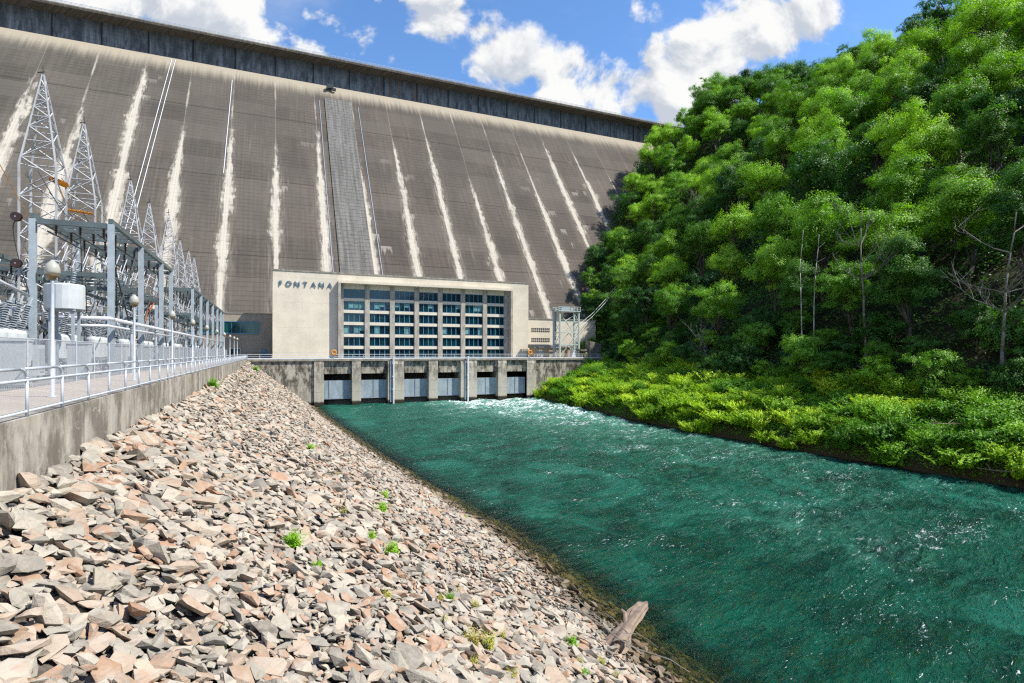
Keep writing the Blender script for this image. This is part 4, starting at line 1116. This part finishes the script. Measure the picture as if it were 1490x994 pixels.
def frond_mesh(seed, nf, h, spread, leaf, mat, arch=.7, nleaf=16):
    rs = np.random.default_rng(seed); C = []; N = []; m = MB(); bw = []
    for k in range(nf):
        a = rs.uniform(0, 2*math.pi); L = h*rs.uniform(.6, 1.15); out_ = spread*rs.uniform(.25, 1.)
        bx, by = rs.normal(0, spread*.22, 2)
        prev = None
        for t in np.linspace(.12, 1, nleaf):
            r = out_*t**1.4; z = L*(t-arch*.35*t*t)
            p = np.array([bx+r*math.cos(a), by+r*math.sin(a), z])
            w = leaf*(1.15-.75*t)*2.0
            for s in (-1, 1):
                q = p+s*np.array([-math.sin(a), math.cos(a), .0])*w*.5+np.array([0, 0, -.12*w])
                C.append(q+rs.normal(0, .012, 3)); nn = np.array([math.cos(a)*.35, math.sin(a)*.35, .9])+rs.normal(0, .32, 3); N.append(nn/np.linalg.norm(nn)); bw.append(w)
    v, f = leaves(np.array(C), np.array(N), np.array(bw), rs, .42)
    return v, f
def build_shrubs():
    PR = []
    for sd, nf, h, spd, lf, mat, tone in ((1, 70, 1.5, 1.25, .16, 'leaf_shrub', 'yellow-green'), (2, 60, 1.25, 1.35, .17, 'leaf_shrub', 'yellow-green'), (3, 70, 1.6, 1.2, .15, 'leaf_shrub_green', 'green'), (4, 60, 1.3, 1.3, .16, 'leaf_shrub_green', 'green'), (5, 90, 1.0, 1.1, .12, 'leaf_shrub_green', 'low green')):
        o = thing('fern_shrub', 'x', 'shrub', (0, 0, 0)); v, f = frond_mesh(sd, nf, h, spd, lf, mat); npmesh('fronds', v, f, mat, o)
        m = MB()
        rr = random.Random(sd)
        for k in range(9): a = rr.uniform(0, 6.28); m.rod((0, 0, -.3), (math.cos(a)*spd*.35, math.sin(a)*spd*.35, h*.55), .018, 4)
        m.build('stem', 'bark', o, off=Vector((0, 0, 0))); PR.append((o, tone))
    rs = np.random.default_rng(8); P = []
    for k in range(9000):
        y = rs.uniform(18, 128.3); xr = shoreR(y); fx = footX(y)
        x = rs.uniform(xr-.35, fx+1.)
        px, py, d = proj(x, y, -6)
        if px > 1560 or len(P) >= 299: continue
        if any((x-a)**2+(y-b)**2 < 1.7**2 for a, b in P): continue
        P.append((x, y))
        t = (x-xr)/(fx-xr)
        bright = vnoise(np.array([x*.12]), np.array([y*.07]), 4)[0]*.5+(.38 if 40 < y < 112 else .05)+.12*(1-t)
        k = rs.integers(0, 2) if rs.random() < bright else rs.integers(2, 5)
        pr, tone = PR[k]
        wh = 'hanging over the water' if t < .25 else 'at the forest edge' if t > .8 else 'on the riverbank'
        sd = ' near the deck' if y > 95 else ' across from the rocks' if y > 45 else ' at the right edge of the photo'
        place(pr, x, y, max(float(terrain(x, y)), -11.6)-.12, rs.uniform(1.15, 2.2), rs.uniform(0, 6.28), f'{tone} feathery shrub {wh}{sd}', 'feathery shrubs on the far riverbank', 1., rs.uniform(.8, 1.25))
    print('SHRUBS', len(P))
    n = 110000; y = rs.uniform(12, 133, n); xr = shoreR(y); x = xr+rs.uniform(.0, 1, n)**1.15*(footX(y)+2-xr)
    z = terrain(x, y)+rs.uniform(0, .75, n)*(.4+vnoise(x*.6, y*.6, 2))
    c = np.stack([x, y, z], 1); nn = rs.normal(size=c.shape)*.5+np.array([-.3, -.3, .9]); nn /= np.linalg.norm(nn, axis=1)[:, None]
    v, f = leaves(c, nn, np.full(n, .26), rs, .45)
    tag(npmesh('ground_cover', v, f, 'leaf_shrub_green'), 'dense green weeds carpeting the far riverbank between the shrubs', 'ground cover', kind='stuff')
build_shrubs()

def dead_tree(seed, H, r, nbr, spread, mat, label, loc, lean=(0, 0), start_=.35, levels=3):
    rs = random.Random(seed); o = thing('dead_tree', label, 'dead tree', loc, 'bare dead trees in the forest')
    m = MB(); pts = []; p = Vector((0, 0, -.5)); d = Vector((lean[0], lean[1], 1)).normalized(); n = 9
    for k in range(n+1): pts.append(p.copy()); p = p+d*(H/n); d = (d+Vector((rs.uniform(-.07, .07), rs.uniform(-.07, .07), 0))).normalized()
    m.path(pts, r, 7, r*.22); m.build('trunk', mat, o, True, off=Vector((0, 0, 0)))
    b = MB()
    def br(a, d, L, rr, lv):
        q = [a]; dd = d.copy()
        for k in range(4): q.append(q[-1]+dd*L/4); dd = (dd+Vector((rs.uniform(-.3, .3), rs.uniform(-.3, .3), rs.uniform(-.05, .28)))).normalized()
        b.path(q, rr, 5, rr*.3)
        if lv > 0:
            for k in range(3 if lv > 1 else 4):
                i = rs.randint(1, 4); nd = (dd+Vector((rs.uniform(-1, 1), rs.uniform(-1, 1), rs.uniform(-.3, .7)))).normalized(); br(q[i], nd, L*rs.uniform(.4, .65), rr*.5, lv-1)
    for k in range(nbr):
        i = min(n, int((start_+(1-start_)*rs.random())*n)); a = rs.uniform(0, 6.28)
        br(pts[i], Vector((math.cos(a), math.sin(a), rs.uniform(.2, .9))).normalized(), spread*rs.uniform(.6, 1.1), r*.36, levels-1)
    if nbr: b.build('branches', mat, o, False, off=Vector((0, 0, 0)))
def gz(x, y): return float(terrain(x, y))
dead_tree(1, 20, .12, 0, 0, 'white_bark', 'straight bare white trunk in the dark forest, left of a matching pair', (76.2, 61.9, gz(76.2, 61.9)))
dead_tree(2, 19.5, .12, 3, 1.3, 'white_bark', 'straight bare white trunk in the dark forest, right of a matching pair', (75.6, 59.5, gz(75.6, 59.5)), (.01, 0), .6, 1)
dead_tree(3, 21, .22, 8, 5., 'deadwood', 'tall half dead tree with a forked grey trunk right of the white pair', (75.6, 51.4, gz(75.6, 51.4)), (-.02, 0), .5)
dead_tree(4, 19, .20, 10, 6., 'deadwood', 'bare grey dead tree with long twisted branches near the right edge', (73.0, 34.5, gz(73., 34.5)), (-.04, 0), .45)
dead_tree(5, 17, .28, 12, 4.5, 'deadwood', 'bare brownish tree among the green crowns high beside the dam', (121, 136, gz(121, 136)+6), (0, 0), .3)
dead_tree(6, 7, .16, 10, 4., 'deadwood', 'small fallen grey branches at the foot of the forest', (74.5, 80, gz(74.5, 80)), (-.4, 0), .3)

def mast():
    o = thing('radio_mast', 'thin red and white radio mast above the ridge treetops', 'mast', (268, 150, 122))
    for k in range(9): MB().rod((268, 150, 122+k*5), (268, 150, 127+k*5), .35, 5).build('section', 'mast_red' if k % 2 else 'white_paint', o)
mast()

def driftwood():
    o = thing('driftwood_log', 'weathered brown driftwood log lying across the waterline among rocks', 'driftwood', (13.2, 18.7, -11.8))
    x, y = 13.0, 20.6; A = Vector((12.0, 17.9, -11.2)); B = Vector((14.5, 19.5, -10.75)); n = 18; ns = 15
    d = (B-A).normalized(); u = Vector((0, 0, 1)).cross(d).normalized(); w = d.cross(u); vs = []; fs = []
    for i in range(ns):
        t = i/(ns-1); c = A.lerp(B, t)+w*(.10*math.sin(t*3.)); r0 = .40-.10*t+.03*math.sin(t*11)
        for k in range(n):
            a = 2*math.pi*k/n
            q = float(fbm(np.array([math.cos(a)*1.6+5+t*1.2]), np.array([math.sin(a)*1.6+9]), 3, 4)[0])
            rr = r0*(.35+1.3*q)*(1. if i < ns-1 else .7)
            jag = (float(_h(np.array([k]), np.array([i]), 5)[0])-.5)*(.55 if i in (0, ns-1, ns-2) else .07)
            vs.append(c+u*math.cos(a)*rr+w*math.sin(a)*rr*.62+d*jag)
    for i in range(ns-1):
        for k in range(n): fs.append((i*n+k, i*n+(k+1) % n, (i+1)*n+(k+1) % n, (i+1)*n+k))
    fs += [tuple(range(n-1, -1, -1)), tuple(range((ns-1)*n, ns*n))]
    m = MB(); m.add(vs, fs); m.build('trunk', 'driftwood', o)
    MB().path([A.lerp(B, .35), A.lerp(B, .55)+Vector((-.15, .25, .30)), A.lerp(B, .5)+Vector((-.10, .5, .42))], .12, 7, .05).build('branch_stub', 'driftwood', o)
    MB().path([A.lerp(B, .1), A+Vector((-.5, -.5, -.05)), A+Vector((-.9, -1.0, .1))], .15, 7, .04).build('root', 'driftwood', o)
    for i, (a, b, r_) in enumerate((((9.6, 17.4, -9.2), (13.2, 15.2, -11.2), .035), ((10.8, 17.9, -9.9), (13.6, 17.4, -11.4), .02), ((11.8, 20.6, -10.6), (12.6, 17.9, -10.8), .025), ((9.0, 20., -9.3), (11.5, 18.4, -10.2), .022))):
        m = MB(); a, b = Vector(a), Vector(b); pts = [a.lerp(b, t)+Vector((0, 0, .12+.14*math.sin(t*9+i))) for t in np.linspace(0, 1, 8)]; m.path(pts, r_, 5, r_*.4)
        tag(m.build('stick', 'deadwood'), 'thin pale dead stick lying on the rocks near the driftwood, '+['longest', 'shortest gap to the water', 'crossing the others', 'farthest up the slope'][i], 'stick', 'dead sticks near the waterline')
    for i, (x, y, L, a) in enumerate(((63.6, 31.5, 4.2, 2.2), (60.6, 24.5, 5.5, 1.9))):
        z = gz(x, y)+1.0 if i == 0 else -10.7; rs = random.Random(i+3)
        m = MB(); d = Vector((math.cos(a), math.sin(a), .06)); tr = [Vector((x, y, z))+d*L*t+Vector((0, 0, .12*math.sin(t*5))) for t in np.linspace(0, 1, 7)]
        m.path(tr, .10, 6, .03)
        for k in range(5):
            c = tr[1+k]; e = Vector((rs.uniform(-1, 1), rs.uniform(-1, 1), rs.uniform(-.1, .8))).normalized(); m.path([c, c+e*.5, c+e*1.1+Vector((0, 0, rs.uniform(-.3, .2)))], .045, 5, .012)
        tag(m.build('fallen_log', 'driftwood'), ['bleached fallen branch lying among the shrubs on the far bank', 'bleached fallen log hanging over the water at the far bank'][i], 'log', 'fallen logs on the far riverbank')
driftwood()

def weeds():
    S = [(427, 790, 0, .75), (560, 722, 0, .7), (556, 742, 0, .8), (570, 803, 0, .75), (452, 653, 0, .8), (310, 563, 0, 1.4), (462, 825, 0, .45), (500, 745, 1, .6), (540, 780, 0, .5), (565, 868, 1, .55), (655, 870, 0, .45), (645, 905, 1, .5),
         (665, 862, 1, .5), (690, 935, 1, .9), (712, 938, 1, .9), (690, 880, 1, .5), (730, 925, 1, .5), (832, 937, 0, .6), (876, 965, 1, .6), (745, 985, 1, .6), (688, 965, 1, .5), (850, 980, 0, .4), (678, 755, 0, .5), (492, 690, 1, .5), (372, 540, 0, 1.8), (640, 870, 1, .4), (365, 548, 1, 1.2), (845, 962, 1, .4), (900, 985, 1, .5)]
    PR = []
    for sd, mat in ((41, 'weed_leaf'), (42, 'weed_dry')):
        v, f = frond_mesh(sd, 34 if sd == 41 else 22, .75, .42 if sd == 41 else .3, .085 if sd == 41 else .06, mat, .5, 9)
        o = npmesh('weed_plant', v, f, mat); PR.append(o)
    first = [True, True]
    for i, (px, py, k, s) in enumerate(S):
        # walk the view ray to the rock slope
        u = (px-745)/809; w = (513-py)/809; hit = None
        for d in np.arange(7, 150, .05):
            x = d*SN+u*d*CS; y = d*CS-u*d*SN; z = w*d
            if x > -4.8 and z < float(terrain(x, y))+.25: hit = (x, y, z-.1); break
        if hit is None: continue
        o = PR[k] if first[k] else PR[k].copy()
        if not first[k]: COL.objects.link(o)
        first[k] = False
        o.location = hit; o.scale = (s, s, s); o.rotation_euler.z = i*1.3
        x, y, z = hit
        wh = 'under the retaining wall end' if x < -2 else 'near the waterline' if x > 9 else 'halfway down the rock slope'
        tag(o, f'{"bright green leafy weed" if k == 0 else "thin yellow brown weed"} growing between rocks {wh}', 'weed', 'weeds growing in the riprap')
weeds()

# ------------------------------------------------------------------ world
def world():
    global NT
    w = bpy.data.worlds.new('World'); SC.world = w; w.use_nodes = True; NT = w.node_tree; NT.nodes.clear()
    sky = NT.nodes.new('ShaderNodeTexSky'); sky.sky_type = 'NISHITA'; sky.sun_disc = False
    sky.sun_elevation = math.asin(SUN.z); sky.sun_rotation = math.atan2(SUN.x, SUN.y); sky.air_density = 1.; sky.dust_density = .3; sky.ozone_density = 2.
    tc = NT.nodes.new('ShaderNodeTexCoord'); sp = NT.nodes.new('ShaderNodeSeparateXYZ'); NT.links.new(tc.outputs['Generated'], sp.inputs[0])
    x, y, z = (E(o) for o in sp.outputs)
    d = mt('MAXIMUM', x*SN+y*CS, .05); u = (x*CS-y*SN)/d; v = z/d
    n = noise(vec(u, v, .3), 5.5, 9, .58, .25); nb = noise(vec(u, v+.02, 2.), 2.2, 4, .5)
    blobs = [(380, 30, 150, 62), (250, 4, 150, 50), (470, 50, 78, 62), (330, 20, 90, 50), (120, -18, 160, 22), (640, 22, 54, 52), (690, 44, 30, 20), (735, 95, 54, 42), (838, 115, 66, 58), (905, 135, 80, 52), (995, 150, 80, 55), (1110, 45, 90, 66), (1040, 95, 80, 50), (1160, 20, 50, 40), (1000, 110, 46, 40), (922, 8, 30, 22), (884, 50, 24, 16), (570, 85, 20, 20), (945, 85, 28, 24), (1090, 120, 60, 30)]
    dens = None; dl = None
    n2 = noise(vec(u+.012, v+.03, .3), 5.5, 7, .58, .25)
    for px, py, rx, ry in blobs:
        cu, cv, ru, rv = (px-745)/809, (513-py)/809, rx/809*1.12, ry/809*1.15
        du = (u-cu)/ru; dv = (v-cv)/rv
        g = (1-mt('SQRT', du*du+dv*dv))*(min(rx, ry)/42.); dens = g if dens is None else mt('SMOOTH_MAX', dens, g, .25)
        dv2 = (v+.03-cv)/rv; g2 = (1-mt('SQRT', du*du+dv2*dv2))*(min(rx, ry)/42.); dl = g2 if dl is None else mt('SMOOTH_MAX', dl, g2, .25)
    for e in (dens, dl):
        pass
    off = 1-smooth(.0, .35, v)  # far sky outside the frame: broken cloud everywhere else
    wide = noise(vec(x*2., y*2., z*4.), 1.1, 7, .6)
    behind = 1-smooth(.02, .2, x*SN+y*CS)
    nz = (n-.5)*3.6+(nb-.5)*.9
    dcl = mt('MINIMUM', dens, .85)
    mask = smooth(-.04, .36, dcl+(n-.5)*4.0+(nb-.5)*.8-.29)*(1-behind)
    mask = mt('MAXIMUM', mask, smooth(.52, .66, wide)*behind)
    lit = smooth(-.5, .6, (dens-dl)*.5+((n-n2)*7.)+.22)
    ccol = mixc(lit, (4.0, 4.35, 4.9), (6.7, 6.7, 6.65))
    thin = smooth(.50, .75, noise(vec(u*1.3, v*2.2, 5.), 3., 7, .6))*.20
    skyc = mixc(1., E(sky.outputs[0]), (1.00, 1.32, 1.62), 'MULTIPLY')
    c = mixc(mt('MAXIMUM', mask, thin*(1-behind)), skyc, ccol)
    bg = NT.nodes.new('ShaderNodeBackground'); put(bg.inputs[0], c); bg.inputs[1].default_value = .085
    o = NT.nodes.new('ShaderNodeOutputWorld'); NT.links.new(bg.outputs[0], o.inputs[0])
    w.cycles.sampling_method = 'MANUAL'; w.cycles.sample_map_resolution = 512
world()
s = bpy.data.lights.new('Sun', 'SUN'); s.energy = 4.6; s.angle = R(.5); s.color = (1., .95, .87)
so = bpy.data.objects.new('Sun', s); COL.objects.link(so); so.rotation_euler = (-SUN).to_track_quat('-Z', 'Y').to_euler()
cam = bpy.data.cameras.new('Camera'); co = bpy.data.objects.new('Camera', cam); COL.objects.link(co); SC.camera = co
cam.sensor_width = 36; cam.lens = 809/1490*36; cam.clip_end = 4000; cam.clip_start = .1; cam.shift_y = 16/1490
co.location = (0, 0, 0); co.rotation_euler = (math.pi/2, 0, -YAW)
SC.view_settings.view_transform = 'Standard'; SC.view_settings.look = 'None'; SC.view_settings.exposure = .78; SC.view_settings.gamma = 1
SC.cycles.max_bounces = 6; SC.cycles.diffuse_bounces = 2; SC.cycles.glossy_bounces = 2; SC.cycles.transmission_bounces = 4; SC.cycles.transparent_max_bounces = 8
SC.cycles.use_denoising = False; SC.cycles.pixel_filter_type = 'BLACKMAN_HARRIS'; SC.cycles.filter_width = 1.25; SC.cycles.sample_clamp_indirect = 1.6; SC.cycles.sample_clamp_direct = 1.5
